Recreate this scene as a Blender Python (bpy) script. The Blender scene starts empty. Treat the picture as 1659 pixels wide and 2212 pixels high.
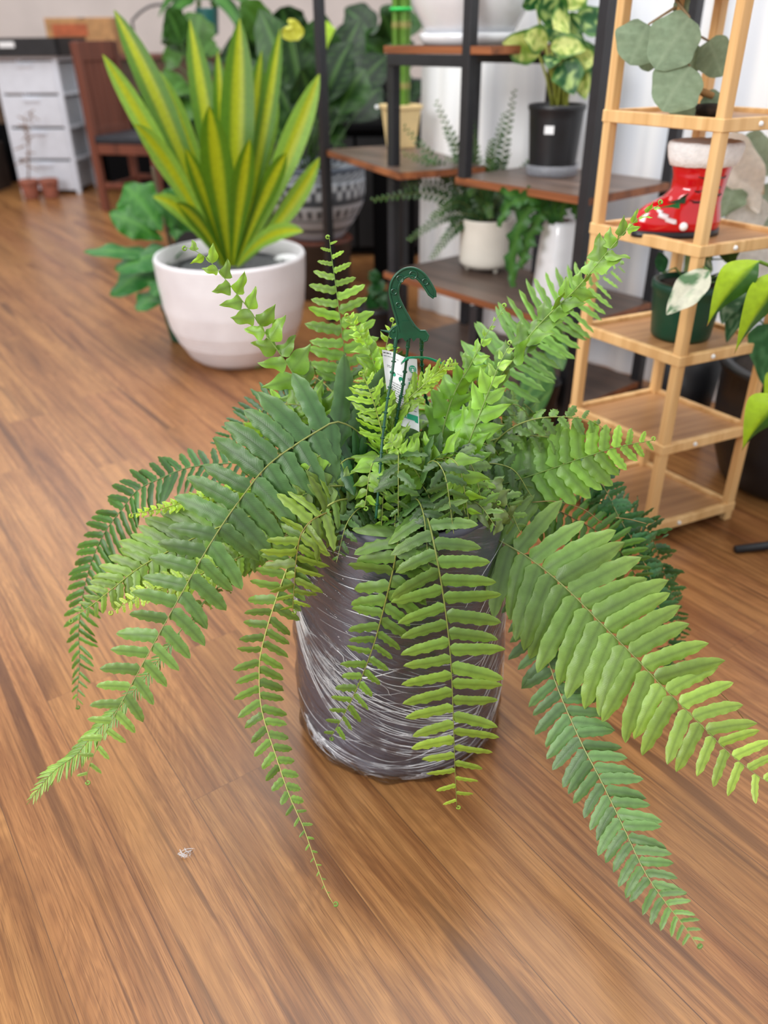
import bpy, bmesh, math, random
from mathutils import Vector, Matrix
random.seed(7)
PI = math.pi
scene = bpy.context.scene
COL = scene.collection
V = Vector

# ------------------------------------------------------------------ camera
FPX = 1750.0
IW, IH = 1659.0, 2212.0
PITCH = math.radians(30.5)
ROLL = math.radians(-0.6)
CAMH = 1.0
_f = V((0, math.cos(PITCH), -math.sin(PITCH)))
_r = V((1, 0, 0)); _u = V((0, math.sin(PITCH), math.cos(PITCH)))
CR = _r*math.cos(ROLL) + _u*math.sin(ROLL)
CU = -_r*math.sin(ROLL) + _u*math.cos(ROLL)
CP = V((0, 0, CAMH))

def ray(u, v):
    return _f + CR*((u-IW/2)/FPX) - CU*((v-IH/2)/FPX)
def at(u, v, y):
    "world point seen at photo pixel (u,v) that lies at world depth y"
    d = ray(u, v); return CP + d*(y/d.y)
def atz(u, v, z=0.0):
    d = ray(u, v); return CP + d*((z-CAMH)/d.z)
def depth(p):
    return (V(p)-CP).dot(_f)

cam_d = bpy.data.cameras.new('camera')
cam = bpy.data.objects.new('camera', cam_d); COL.objects.link(cam)
cam.matrix_world = Matrix(((CR.x, CU.x, -_f.x, CP.x), (CR.y, CU.y, -_f.y, CP.y), (CR.z, CU.z, -_f.z, CP.z), (0, 0, 0, 1)))
cam_d.sensor_fit = 'HORIZONTAL'; cam_d.sensor_width = 36.0
cam_d.lens = FPX/IW*36.0
cam_d.clip_start = 0.02; cam_d.clip_end = 60
cam_d.dof.use_dof = True
cam_d.dof.focus_distance = 1.02
cam_d.dof.aperture_fstop = 4.0
scene.camera = cam

# ------------------------------------------------------------------ helpers
def lin(c):
    o = []
    for x in c[:3]:
        x = x/255.0
        o.append(x/12.92 if x <= 0.04045 else ((x+0.055)/1.055)**2.4)
    return o
def rgba(c): return (*lin(c), 1.0)
def mixc(a, b, t):
    t = max(0, min(1, t)); return tuple(a[i]*(1-t)+b[i]*t for i in range(3))
def lerp(a, b, t): return a+(b-a)*t
def interp(tab, f):
    if f <= tab[0][0]: return tab[0][1]
    for (a, x), (b, y) in zip(tab, tab[1:]):
        if f <= b: return x+(y-x)*(f-a)/max(1e-6, b-a)
    return tab[-1][1]

def tag(o, label=None, cat=None, group=None, kind=None):
    if label: o['label'] = label
    if cat: o['category'] = cat
    if group: o['group'] = group
    if kind: o['kind'] = kind
    return o
def thing(name, loc, label, cat, group=None):
    o = bpy.data.objects.new(name, None); COL.objects.link(o)
    o.location = loc; o.empty_display_size = 0.05
    return tag(o, label, cat, group)
def wloc(o):
    p = V((0, 0, 0))
    while o is not None:
        p = p + o.location; o = o.parent
    return p

class MB:
    def __init__(s):
        s.v = []; s.f = []; s.c = []; s.tx = {}
    def add(s, vs, fs, col=(200, 200, 200)):
        b = len(s.v); s.v += [tuple(p) for p in vs]
        if isinstance(col, list): s.c += col
        else: s.c += [col]*len(vs)
        s.f += [tuple(b+i for i in f) for f in fs]
    def build(s, name, mat, parent=None, smooth=True, bevel=0, solid=0):
        off = wloc(parent) if parent is not None else V((0, 0, 0))
        me = bpy.data.meshes.new(name)
        me.from_pydata([(p[0]-off.x, p[1]-off.y, p[2]-off.z) for p in s.v], [], s.f)
        ca = me.color_attributes.new('Col', 'FLOAT_COLOR', 'POINT')
        flat = []
        for c in s.c: flat += [*lin(c), 1.0]
        ca.data.foreach_set('color', flat)
        if s.tx:
            ta = me.attributes.new('TX', 'FLOAT_VECTOR', 'POINT'); fl = [0.0]*(3*len(s.v))
            for k, t_ in s.tx.items(): fl[3*k:3*k+3] = t_
            ta.data.foreach_set('vector', fl)
        if smooth: me.polygons.foreach_set('use_smooth', [True]*len(me.polygons))
        me.materials.append(mat)
        me.update()
        o = bpy.data.objects.new(name, me); COL.objects.link(o)
        if parent is not None: o.parent = parent
        if bevel:
            m = o.modifiers.new('Bevel', 'BEVEL'); m.width = bevel; m.segments = 2; m.limit_method = 'ANGLE'
        if solid:
            m = o.modifiers.new('Solid', 'SOLIDIFY'); m.thickness = solid
        return o
    # shapes ---------------------------------------------------------
    def box(s, c, dims, ax=(1, 0, 0), ay=None, az=(0, 0, 1), col=(200, 200, 200)):
        c = V(c); ax = V(ax).normalized(); az = V(az).normalized()
        ay = az.cross(ax).normalized() if ay is None else V(ay).normalized()
        hx, hy, hz = dims[0]/2, dims[1]/2, dims[2]/2
        vs = [c+ax*hx*i+ay*hy*j+az*hz*k for i in (-1, 1) for j in (-1, 1) for k in (-1, 1)]
        s.add(vs, [(0, 1, 3, 2), (4, 6, 7, 5), (0, 4, 5, 1), (2, 3, 7, 6), (0, 2, 6, 4), (1, 5, 7, 3)], col)
    def bar(s, a, b, w, h=None, up=(0, 0, 1), col=(200, 200, 200)):
        a = V(a); b = V(b); d = (b-a)
        L = d.length; d.normalize(); up = V(up)
        if abs(d.dot(up)) > 0.98: up = V((1, 0, 0)) if abs(d.x) < .9 else V((0, 1, 0))
        side = d.cross(up).normalized(); u2 = side.cross(d)
        s.box((a+b)/2, (L, w, h or w), ax=d, ay=side, az=u2, col=col)
    def prism(s, poly, z0, z1, col=(200, 200, 200)):
        n = len(poly)
        vs = [(p[0], p[1], z0) for p in poly]+[(p[0], p[1], z1) for p in poly]
        fs = [tuple(range(n-1, -1, -1)), tuple(range(n, 2*n))]+[(i, (i+1) % n, n+(i+1) % n, n+i) for i in range(n)]
        s.add(vs, fs, col)
    def tube(s, pts, r, n=6, col=(200, 200, 200), cap=True):
        pts = [V(p) for p in pts]; m = len(pts)
        rr = r if isinstance(r, list) else [r]*m
        prev = None; vs = []; cols = []
        for i, p in enumerate(pts):
            d = (pts[min(i+1, m-1)]-pts[max(i-1, 0)])
            if d.length < 1e-9: d = V((0, 0, 1))
            d.normalize()
            if prev is None:
                a = V((0, 0, 1)) if abs(d.z) < .9 else V((1, 0, 0))
                sx = d.cross(a).normalized()
            else:
                sx = (prev-d*prev.dot(d)).normalized()
            prev = sx; sy = d.cross(sx)
            c = col[i] if isinstance(col, list) else col
            for k in range(n):
                a = 2*PI*k/n
                vs.append(p+(sx*math.cos(a)+sy*math.sin(a))*rr[i]); cols.append(c)
        fs = [(i*n+k, i*n+(k+1) % n, (i+1)*n+(k+1) % n, (i+1)*n+k) for i in range(m-1) for k in range(n)]
        if cap: fs += [tuple(range(n-1, -1, -1)), tuple((m-1)*n+k for k in range(n))]
        s.add(vs, fs, cols)
    def lathe(s, prof, c=(0, 0, 0), n=48, col=(200, 200, 200), fn=None, colf=None):
        "prof = [(r,z)...] outside going up then inside going down"
        c = V(c); vs = []; cols = []
        for (r, z) in prof:
            for k in range(n):
                a = 2*PI*k/n
                rr = r*(fn(a, z) if fn else 1)
                vs.append((c.x+rr*math.cos(a), c.y+rr*math.sin(a), c.z+z))
                cols.append(colf(a, z) if colf else col)
        m = len(prof)
        fs = [(i*n+k, i*n+(k+1) % n, (i+1)*n+(k+1) % n, (i+1)*n+k) for i in range(m-1) for k in range(n)]
        fs.append(tuple(range(n-1, -1, -1)))
        if prof[-1][0] > 1e-4: fs.append(tuple((m-1)*n+k for k in range(n)))
        s.add(vs, fs, cols)
    def ball(s, c, r, n=10, col=(200, 200, 200), sc=(1, 1, 1)):
        c = V(c); vs = []; m = n//2+1
        for i in range(m+1):
            th = PI*i/m
            for k in range(n):
                a = 2*PI*k/n
                vs.append((c.x+r*sc[0]*math.sin(th)*math.cos(a), c.y+r*sc[1]*math.sin(th)*math.sin(a), c.z+r*sc[2]*math.cos(th)))
        s.add(vs, [(i*n+k, (i+1)*n+k, (i+1)*n+(k+1) % n, i*n+(k+1) % n) for i in range(m) for k in range(n)], col)
    # leaves ---------------------------------------------------------
    def leaf(s, C, N, W, prof, colf, nw=4, fold=0.0, wave=0.0, wfreq=4, serr=0.0, ph=0.0, cup=0.0):
        """leaf blade along the centre line C; N = hint for the upper side, W = full width"""
        m = len(C)-1; vs = []; cols = []; N = V(N)
        for i, p in enumerate(C):
            t = i/m
            d = (C[min(i+1, m)]-C[max(i-1, 0)]).normalized()
            sd = d.cross(N)
            if sd.length < 1e-4: sd = d.cross(V((.3, .5, .8)))
            sd.normalize(); nn = sd.cross(d)
            w = W*.5*prof(t)
            if serr and i % 2: w *= 1-serr
            for j in range(nw+1):
                x = -1+2*j/nw
                if j == 0 or j == nw: rp = 1+wave*1.1*math.sin(2*PI*wfreq*t+ph+(2.1 if x > 0 else 0))
                else: rp = 1
                h = fold*abs(x)*w + cup*x*x*w + wave*math.sin(2*PI*wfreq*t+ph+(1.3 if x > 0 else 0))*x*x*W*.5
                vs.append(p+sd*x*w*rp+nn*h); cols.append(colf(t, x))
        q = nw+1
        fs = [(i*q+j, i*q+j+1, (i+1)*q+j+1, (i+1)*q+j) for i in range(m) for j in range(nw)]
        k0 = len(s.v)
        for i in range(m+1):
            for j in range(q): s.tx[k0+i*q+j] = (i/m*clen(C), (-1+2*j/nw)*W*.5, 0)
        s.add(vs, fs, cols)

def clen(C): return sum((C[i+1]-C[i]).length for i in range(len(C)-1))
def curve3(pts, n):
    "Catmull-Rom through pts, n+1 samples evenly by arc length"
    P = [V(p) for p in pts]
    if len(P) == 2: P = [P[0], (P[0]+P[1])/2, P[1]]
    E = [P[0]*2-P[1]]+P+[P[-1]*2-P[-2]]
    out = []
    for i in range(1, len(E)-2):
        a, b, c, d = E[i-1:i+3]
        for k in range(12):
            t = k/12
            out.append(.5*((2*b)+(c-a)*t+(2*a-5*b+4*c-d)*t*t+(3*b-a-3*c+d)*t**3))
    out.append(P[-1])
    L = [0]
    for a, b in zip(out, out[1:]): L.append(L[-1]+(b-a).length)
    res = []; j = 0
    for i in range(n+1):
        x = L[-1]*i/n
        while j < len(L)-2 and L[j+1] < x: j += 1
        t = (x-L[j])/max(1e-9, L[j+1]-L[j])
        res.append(out[j].lerp(out[j+1], min(1, t)))
    return res
def bend(P, T, N, L, n, droop=0.0, side=0.0):
    "centre line of length L leaving P along T, turning away from N by droop and sideways by side"
    T = V(T).normalized(); N = V(N); N = (N-T*N.dot(T)).normalized(); S = T.cross(N)
    out = [V(P)]; p = V(P)
    for i in range(n):
        t = (i+.5)/n
        a = droop*t; b = side*t
        d = T*math.cos(a)*math.cos(b) - N*math.sin(a) + S*math.sin(b)
        p = p+d*(L/n); out.append(p.copy())
    return out

# ------------------------------------------------------------------ materials
def newmat(name):
    m = bpy.data.materials.new(name); m.use_nodes = True
    nt = m.node_tree; nt.nodes.clear()
    out = nt.nodes.new('ShaderNodeOutputMaterial')
    return m, nt, out
def nd(nt, t, ins=None, **kw):
    n = nt.nodes.new(t)
    for k, v in kw.items(): setattr(n, k, v)
    for k, v in (ins or {}).items():
        if isinstance(v, bpy.types.NodeSocket): nt.links.new(v, n.inputs[k])
        else: n.inputs[k].default_value = v
    return n
def math_n(nt, op, a, b=0.0, c=None):
    n = nt.nodes.new('ShaderNodeMath'); n.operation = op
    for i, x in enumerate((a, b, c)):
        if x is None: continue
        if isinstance(x, bpy.types.NodeSocket): nt.links.new(x, n.inputs[i])
        else: n.inputs[i].default_value = x
    return n.outputs[0]
def mixrgb(nt, f, a, b, mode='MIX'):
    n = nt.nodes.new('ShaderNodeMix'); n.data_type = 'RGBA'; n.blend_type = mode
    for i, x in ((0, f), (6, a), (7, b)):
        if isinstance(x, bpy.types.NodeSocket): nt.links.new(x, n.inputs[i])
        elif i == 0: n.inputs[0].default_value = x
        else: n.inputs[i].default_value = rgba(x)
    return n.outputs[2]
def ramp(nt, fac, stops):
    n = nt.nodes.new('ShaderNodeValToRGB'); nt.links.new(fac, n.inputs[0])
    e = n.color_ramp.elements
    while len(e) < len(stops): e.new(.5)
    for x, (p, c) in zip(e, stops):
        x.position = p; x.color = rgba(c) if isinstance(c, tuple) else (c, c, c, 1)
    return n.outputs[0]
def plain(name, c, rough=.5, var=.06, scale=20, metal=0.0, bump=0.0, bscale=60, c2=None, stretch=(1, 1, 1), spec=.5, coat=0):
    m, nt, out = newmat(name)
    g = nd(nt, 'ShaderNodeNewGeometry')
    mp = nd(nt, 'ShaderNodeMapping', {0: g.outputs['Position'], 3: stretch})
    nz = nd(nt, 'ShaderNodeTexNoise', {'Vector': mp.outputs[0], 'Scale': scale, 'Detail': 4.0})
    c2 = c2 or tuple(max(0, x*(1-var*3)) for x in c)
    col = ramp(nt, nz.outputs[0], [(.3, tuple(c2)), (.62, tuple(c))])
    b = nd(nt, 'ShaderNodeBsdfPrincipled', {'Base Color': col, 'Roughness': rough, 'Metallic': metal, 'Specular IOR Level': spec, 'Coat Weight': coat})
    if bump:
        n2 = nd(nt, 'ShaderNodeTexNoise', {'Vector': mp.outputs[0], 'Scale': bscale, 'Detail': 3.0})
        bp = nd(nt, 'ShaderNodeBump', {'Height': n2.outputs[0], 'Strength': bump, 'Distance': .002})
        nt.links.new(bp.outputs[0], b.inputs['Normal'])
    nt.links.new(b.outputs[0], out.inputs[0])
    return m
def leafmat(name, rough=.42, trans=.25, vein=0.0, spec=.5, noise=.12, hue=.5, sat=1.0, val=1.0):
    m, nt, out = newmat(name)
    at_ = nd(nt, 'ShaderNodeAttribute', attribute_name='Col')
    g = nd(nt, 'ShaderNodeNewGeometry')
    nz = nd(nt, 'ShaderNodeTexNoise', {'Vector': g.outputs['Position'], 'Scale': 90.0, 'Detail': 3.0})
    f = math_n(nt, 'MULTIPLY', math_n(nt, 'SUBTRACT', nz.outputs[0], .5), noise*4)
    hs = nd(nt, 'ShaderNodeHueSaturation', {'Hue': hue, 'Saturation': sat, 'Value': math_n(nt, 'ADD', f, val), 'Color': at_.outputs['Color']})
    col = hs.outputs[0]
    tx = nd(nt, 'ShaderNodeAttribute', attribute_name='TX')
    sx = nd(nt, 'ShaderNodeSeparateXYZ', {0: tx.outputs['Vector']})
    ph_ = math_n(nt, 'SUBTRACT', sx.outputs[0], math_n(nt, 'MULTIPLY', math_n(nt, 'ABSOLUTE', sx.outputs[1]), .8))
    vn = math_n(nt, 'SINE', math_n(nt, 'MULTIPLY', ph_, 2*PI/vein if vein else 2*PI/.0016))
    h_ = math_n(nt, 'ADD', math_n(nt, 'MULTIPLY', vn, .25), nz.outputs[0])
    bp = nd(nt, 'ShaderNodeBump', {'Height': h_, 'Strength': .22, 'Distance': .0012})
    b = nd(nt, 'ShaderNodeBsdfPrincipled', {'Base Color': col, 'Roughness': rough, 'Specular IOR Level': spec, 'Normal': bp.outputs[0]})
    hs2 = nd(nt, 'ShaderNodeHueSaturation', {'Hue': .485, 'Saturation': 1.15, 'Value': 1.25, 'Color': col})
    tr = nd(nt, 'ShaderNodeBsdfTranslucent', {'Color': hs2.outputs[0]})
    mx = nd(nt, 'ShaderNodeMixShader', {0: trans, 1: b.outputs[0], 2: tr.outputs[0]})
    nt.links.new(mx.outputs[0], out.inputs[0])
    return m
def colmat(name, rough=.5, spec=.5, coat=0.0):
    m, nt, out = newmat(name)
    at_ = nd(nt, 'ShaderNodeAttribute', attribute_name='Col')
    g = nd(nt, 'ShaderNodeNewGeometry')
    nz = nd(nt, 'ShaderNodeTexNoise', {'Vector': g.outputs['Position'], 'Scale': 40.0})
    f = math_n(nt, 'ADD', math_n(nt, 'MULTIPLY', nz.outputs[0], .1), .95)
    hs = nd(nt, 'ShaderNodeHueSaturation', {'Value': f, 'Color': at_.outputs['Color']})
    b = nd(nt, 'ShaderNodeBsdfPrincipled', {'Base Color': hs.outputs[0], 'Roughness': rough, 'Specular IOR Level': spec, 'Coat Weight': coat})
    nt.links.new(b.outputs[0], out.inputs[0])
    return m

M = {}
M['fern'] = leafmat('fern_leaf', rough=.36, trans=.2, hue=.488, sat=.98, val=.96, spec=.6)
M['leaf'] = leafmat('plant_leaf', rough=.34, trans=.15, hue=.488, val=.88, spec=.35)
M['matleaf'] = leafmat('felt_leaf', rough=.8, trans=.15, spec=.2)
M['paint'] = colmat('painted_surface', .5)
M['gloss'] = colmat('glazed_surface', .12, coat=.6)
M['black_metal'] = plain('black_powder_coat', (38, 39, 44), .45, var=.05)
M['black_plastic'] = plain('black_plastic', (30, 31, 35), .38, var=.06)
M['black'] = plain('matt_black', (9, 9, 11), .8, spec=.1)
M['soil'] = plain('potting_soil', (52, 38, 28), .95, var=.2, scale=90, bump=.8)
M['white_plastic'] = plain('white_plastic', (222, 226, 236), .4, var=.01)
M['white_gloss'] = plain('white_glaze', (236, 238, 243), .12, var=.01, coat=.5)
M['green_plastic'] = plain('dark_green_plastic', (14, 70, 50), .35, var=.05)
M['hook'] = plain('bottle_green_plastic', (12, 78, 50), .33, var=.05, scale=60)
M['tie'] = plain('green_ribbon', (20, 150, 105), .3, var=.05)
M['cream'] = plain('cream_plastic', (232, 205, 150), .5, var=.02)
M['terracotta'] = plain('terracotta', (165, 98, 78), .8, var=.08)
M['cardboard'] = plain('cardboard', (188, 140, 92), .8, var=.05)
M['paper'] = plain('white_card', (240, 241, 243), .45, var=.01, bump=.1, bscale=20)

def wood(name, c1, c2, c3, axis, scale=1.0, rough=.5, spec=.4, fine=1.0):
    "long-grain timber; axis = world direction of the grain"
    m, nt, out = newmat(name)
    g = nd(nt, 'ShaderNodeNewGeometry')
    a = math.atan2(axis[1], axis[0])
    mp = nd(nt, 'ShaderNodeMapping', {0: g.outputs['Position'], 2: (0, 0, -a)}) if abs(axis[2]) < .5 else nd(nt, 'ShaderNodeMapping', {0: g.outputs['Position'], 2: (0, PI/2, 0)})
    st = nd(nt, 'ShaderNodeMapping', {0: mp.outputs[0], 3: (2*scale, 30*scale, 30*scale)})
    n1 = nd(nt, 'ShaderNodeTexNoise', {'Vector': st.outputs[0], 'Scale': 1.0, 'Detail': 5.0, 'Distortion': .6})
    col = ramp(nt, n1.outputs[0], [(.3, c3), (.5, c2), (.68, c1)])
    b = nd(nt, 'ShaderNodeBsdfPrincipled', {'Base Color': col, 'Roughness': rough, 'Specular IOR Level': spec})
    nt.links.new(b.outputs[0], out.inputs[0])
    return m
SD = V((-.637, .77, 0)).normalized()      # along the shelf and the right wall
TD = V((.77, .637, 0)).normalized()       # from the shelf towards that wall
M['bamboo'] = wood('bamboo', (240, 200, 142), (228, 184, 126), (206, 158, 100), (0, 0, 1), 1.0, .45)
M['bamboo_panel'] = wood('bamboo_panel', (200, 152, 104), (186, 138, 92), (166, 120, 78), (.9, .43, 0), 1.5, .4)
M['shelf_top'] = wood('walnut_board', (118, 96, 84), (98, 80, 70), (76, 62, 54), SD, .7, .35)
M['shelf_edge'] = wood('walnut_edge', (160, 100, 62), (140, 84, 52), (110, 66, 42), SD, 1, .45)
M['chair_wood'] = wood('red_brown_wood', (124, 70, 52), (108, 60, 45), (80, 46, 35), (0, 0, 1), .5, .5)
M['dark_wood'] = plain('dark_brown_wood', (74, 62, 56), .6, var=.1, c2=(54, 44, 40), scale=8)

def floor_mat():
    m, nt, out = newmat('oiled_plank_floor')
    g = nd(nt, 'ShaderNodeNewGeometry')
    mp = nd(nt, 'ShaderNodeMapping', {0: g.outputs['Position'], 2: (0, 0, -math.atan2(.82, -.57))})
    sp = nd(nt, 'ShaderNodeSeparateXYZ', {0: mp.outputs[0]})
    X, Y = sp.outputs[0], math_n(nt, 'ADD', sp.outputs[1], .356+12.0)
    row = math_n(nt, 'FLOOR', math_n(nt, 'DIVIDE', Y, .12))
    rn = nd(nt, 'ShaderNodeTexWhiteNoise', {'W': row}, noise_dimensions='1D')
    X2 = math_n(nt, 'ADD', X, math_n(nt, 'MULTIPLY', rn.outputs[0], 1.3))
    colid = math_n(nt, 'FLOOR', math_n(nt, 'DIVIDE', X2, 1.3))
    idv = nd(nt, 'ShaderNodeCombineXYZ', {0: row, 1: colid})
    wn = nd(nt, 'ShaderNodeTexWhiteNoise', {'Vector': idv.outputs[0]}, noise_dimensions='3D')
    tone = wn.outputs[0]
    # grain coordinates, shifted per plank
    gx = math_n(nt, 'ADD', X, math_n(nt, 'MULTIPLY', tone, 9.0))
    def gr(sx, sy, det, dist, sc=1.0, z=0.0):
        cv = nd(nt, 'ShaderNodeCombineXYZ', {0: math_n(nt, 'MULTIPLY', gx, sx), 1: math_n(nt, 'MULTIPLY', Y, sy), 2: math_n(nt, 'ADD', math_n(nt, 'MULTIPLY', tone, 3.0), z)})
        return nd(nt, 'ShaderNodeTexNoise', {'Vector': cv.outputs[0], 'Scale': sc, 'Detail': det, 'Distortion': dist, 'Roughness': .6}).outputs[0]
    big = gr(1.0, 17, 6, 1.0)
    mid = gr(2.2, 95, 6, .4, 1, 3)
    fin = gr(9, 620, 3, .1, 1, 7)
    swirl = gr(1.6, 10, 3, 1.2, 1, 11)
    rings = math_n(nt, 'SINE', math_n(nt, 'MULTIPLY', swirl, 80.0))
    base = ramp(nt, big, [(.30, (104, 62, 36)), (.44, (146, 95, 57)), (.56, (168, 115, 71)), (.75, (158, 105, 63))])
    c = mixrgb(nt, math_n(nt, 'MULTIPLY', ramp(nt, mid, [(.34, 1.0), (.52, 0.0)]), .65), base, (98, 57, 32))
    c = mixrgb(nt, math_n(nt, 'MULTIPLY', math_n(nt, 'ADD', rings, 1.0), .13), c, (96, 56, 32))
    c = mixrgb(nt, math_n(nt, 'MULTIPLY', ramp(nt, fin, [(.36, 1.0), (.5, 0.0)]), .42), c, (90, 52, 30))
    # dark mineral streaks
    st = gr(.8, 26, 2, .8, 1, 19)
    c = mixrgb(nt, math_n(nt, 'MULTIPLY', ramp(nt, st, [(.31, 1.0), (.38, 0.0)]), .7), c, (80, 46, 28))
    hs = nd(nt, 'ShaderNodeHueSaturation', {'Value': math_n(nt, 'ADD', math_n(nt, 'MULTIPLY', tone, .12), .98),
                                            'Hue': math_n(nt, 'ADD', math_n(nt, 'MULTIPLY', tone, .008), .500), 'Color': c})
    c = hs.outputs[0]
    pore = gr(26, 900, 2, .1, 1, 23)
    c = mixrgb(nt, math_n(nt, 'MULTIPLY', ramp(nt, pore, [(.30, 1.0), (.42, 0.0)]), .5), c, (78, 46, 28))
    gold = gr(.9, 9, 2, .6, 1, 31)
    c = mixrgb(nt, math_n(nt, 'MULTIPLY', ramp(nt, gold, [(.5, 0.0), (.7, 1.0)]), .35), c, (176, 126, 74))
    # seams
    fy = math_n(nt, 'FRACT', math_n(nt, 'DIVIDE', Y, .12)); ey = math_n(nt, 'MINIMUM', fy, math_n(nt, 'SUBTRACT', 1.0, fy))
    sy = math_n(nt, 'LESS_THAN', ey, .0055)
    fx = math_n(nt, 'FRACT', math_n(nt, 'DIVIDE', X2, 1.3)); sx = math_n(nt, 'LESS_THAN', fx, .0007)
    seam = math_n(nt, 'MAXIMUM', math_n(nt, 'MULTIPLY', sy, math_n(nt, 'ADD', math_n(nt, 'MULTIPLY', ramp(nt, big, [(.4, 0.0), (.55, 1.0)]), .6), .25)), math_n(nt, 'MULTIPLY', sx, .5))
    c = mixrgb(nt, seam, c, (70, 46, 34))
    rough = math_n(nt, 'ADD', math_n(nt, 'MULTIPLY', fin, .10), .24)
    bp = nd(nt, 'ShaderNodeBump', {'Height': math_n(nt, 'SUBTRACT', fin, seam), 'Strength': .12, 'Distance': .001})
    b = nd(nt, 'ShaderNodeBsdfPrincipled', {'Base Color': c, 'Roughness': rough, 'Specular IOR Level': .38, 'Normal': bp.outputs[0]})
    nt.links.new(b.outputs[0], out.inputs[0])
    return m
M['floor'] = floor_mat()

def wall_mat(name, c1, c2, sx):
    m, nt, out = newmat(name)
    g = nd(nt, 'ShaderNodeNewGeometry')
    mp = nd(nt, 'ShaderNodeMapping', {0: g.outputs['Position'], 2: (0, 0, -math.atan2(SD.y, SD.x))})
    st = nd(nt, 'ShaderNodeMapping', {0: mp.outputs[0], 3: (sx, .4, .35)})
    nz = nd(nt, 'ShaderNodeTexNoise', {'Vector': st.outputs[0], 'Scale': 1.0, 'Detail': 2.0})
    col = ramp(nt, nz.outputs[0], [(.38, c2), (.56, c1)])
    b = nd(nt, 'ShaderNodeBsdfPrincipled', {'Base Color': col, 'Roughness': .55})
    nt.links.new(b.outputs[0], out.inputs[0])
    return m
M['wall'] = wall_mat('white_corrugated_wall', (248, 249, 251), (214, 219, 228), 9.0)
M['wall2'] = plain('pale_plaster', (226, 214, 208), .8, var=.02, scale=2)

# ------------------------------------------------------------------ room
def struct(name, mb, mat, **k):
    return tag(mb.build(name, mat, None, smooth=False, **k), kind='structure')
b = MB(); b.prism([(-7, -2.5), (4.5, -2.5), (4.5, 9.2), (-7, 9.2)], -.03, 0); struct('floor', b, M['floor'])
WN = 2.30                                   # distance of the right wall along TD
def wallpt(s_, off=0.0): return TD*(WN+off)+SD*s_
# end of the right wall: where photo column 908 meets it
def s_at(u, v=300):
    d = ray(u, v); k = WN/(d.dot(TD)); p = CP+d*k; return p.dot(SD)
s_end = s_at(908)
b = MB()
n = 150; s0, s1 = s_end, -3.2
vs = []; fs = []
for i in range(n*4+1):
    s_ = s0+(s1-s0)*i/(n*4)
    o = .006*math.sin(s_*2*PI/.11)
    for z in (0, 2.9):
        p = wallpt(s_, o); vs.append((p.x, p.y, z))
for i in range(n*4): fs.append((2*i, 2*i+1, 2*i+3, 2*i+2))
k0 = len(vs)
for s_ in (s0, s1):
    for z in (0, 2.9):
        p = wallpt(s_, .12); vs.append((p.x, p.y, z))
fs += [(0, k0, k0+1, 1), (2*n*4, 2*n*4+1, k0+3, k0+2), (k0, k0+2, k0+3, k0+1), (1, k0+1, k0+3, 2*n*4+1)]
b.add(vs, fs); struct('wall_right', b, M['wall'])
b = MB(); b.prism([(-7, 9.0), (4.5, 9.0), (4.5, 9.2), (-7, 9.2)], 0, 2.9); struct('wall_back', b, M['wall2'])
b = MB(); b.prism([(-7, -2.5), (-6.85, -2.5), (-6.85, 9.0), (-7, 9.0)], 0, 2.9); struct('wall_left', b, M['wall2'])

# ------------------------------------------------------------------ light
w = bpy.data.worlds.new('world'); scene.world = w; w.use_nodes = True
bg = w.node_tree.nodes['Background']; bg.inputs[0].default_value = (.93, .965, 1.0, 1); bg.inputs[1].default_value = .90
def area(name, loc, target, size, energy, color, sy=None):
    l = bpy.data.lights.new(name, 'AREA'); l.energy = energy; l.color = color; l.shape = 'RECTANGLE'; l.size = size; l.size_y = sy or size
    o = bpy.data.objects.new(name, l); COL.objects.link(o); o.location = loc
    o.rotation_euler = (V(target)-V(loc)).to_track_quat('-Z', 'Y').to_euler()
    return o
area('window_light', (-3.2, -1.9, 2.7), (0.2, 1.7, .3), 2.2, 190, (1.0, .985, .97), 1.6)
area('overhead_fill', (.2, 2.6, 2.85), (.2, 2.6, 0), 2.6, 100, (1.0, .98, .95))  # soft fill lamp added overhead, no known fitting there
area('far_light', (-2.5, 6.0, 2.8), (-2.5, 6.0, 0), 2.5, 42, (1.0, .97, .94))
scene.view_settings.view_transform = 'Standard'
scene.view_settings.look = 'None'
scene.view_settings.exposure = 0.0
scene.cycles.max_bounces = 8
scene.cycles.transparent_max_bounces = 16
scene.cycles.use_denoising = True
# ================================================================== FERN
PC = V((.022, 1.03, 0))                    # pot centre
def fernprof(t):
    a = min(1, (t+.03)/.10)**.55
    return a*(1-max(0, (t-.5)/.5)**2.3)**.75*(1+.12*math.exp(-((t-.07)/.06)**2))
def triprof(t):
    return min(1, (t+.02)/.16)**.7*(1-max(0, (t-.14)/.86)**1.25)+.02
def ovalprof(t): return max(.02, math.sin(PI*min(1, t*.97+.02))**.75)

fern = thing('potted_fern', (PC.x, PC.y, 0), 'large fern in a grey pot wrapped in clear film, standing mid floor', 'plant')

# pot
b = MB()
def potr(z): return interp([(0, .150), (.02, .160), (.1, .166), (.3, .161), (.445, .157)], z)
prof = [(.001, 0)]+[(potr(z), z) for z in (0.002, .02, .06, .1, .2, .3, .4, .437)]+[(.158, .445), (.151, .445), (.147, .425), (.143, .37)]
b.lathe(prof, PC, 72)
b.build('pot', plain('grey_pot', (100, 100, 114), .5, var=.04, scale=8), fern)
b = MB(); b.lathe([(.001, .355), (.144, .375), (.1, .39), (.001, .40)], PC, 40, fn=lambda a, z: 1+.02*math.sin(a*9)); b.build('soil', M['soil'], fern)

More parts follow.
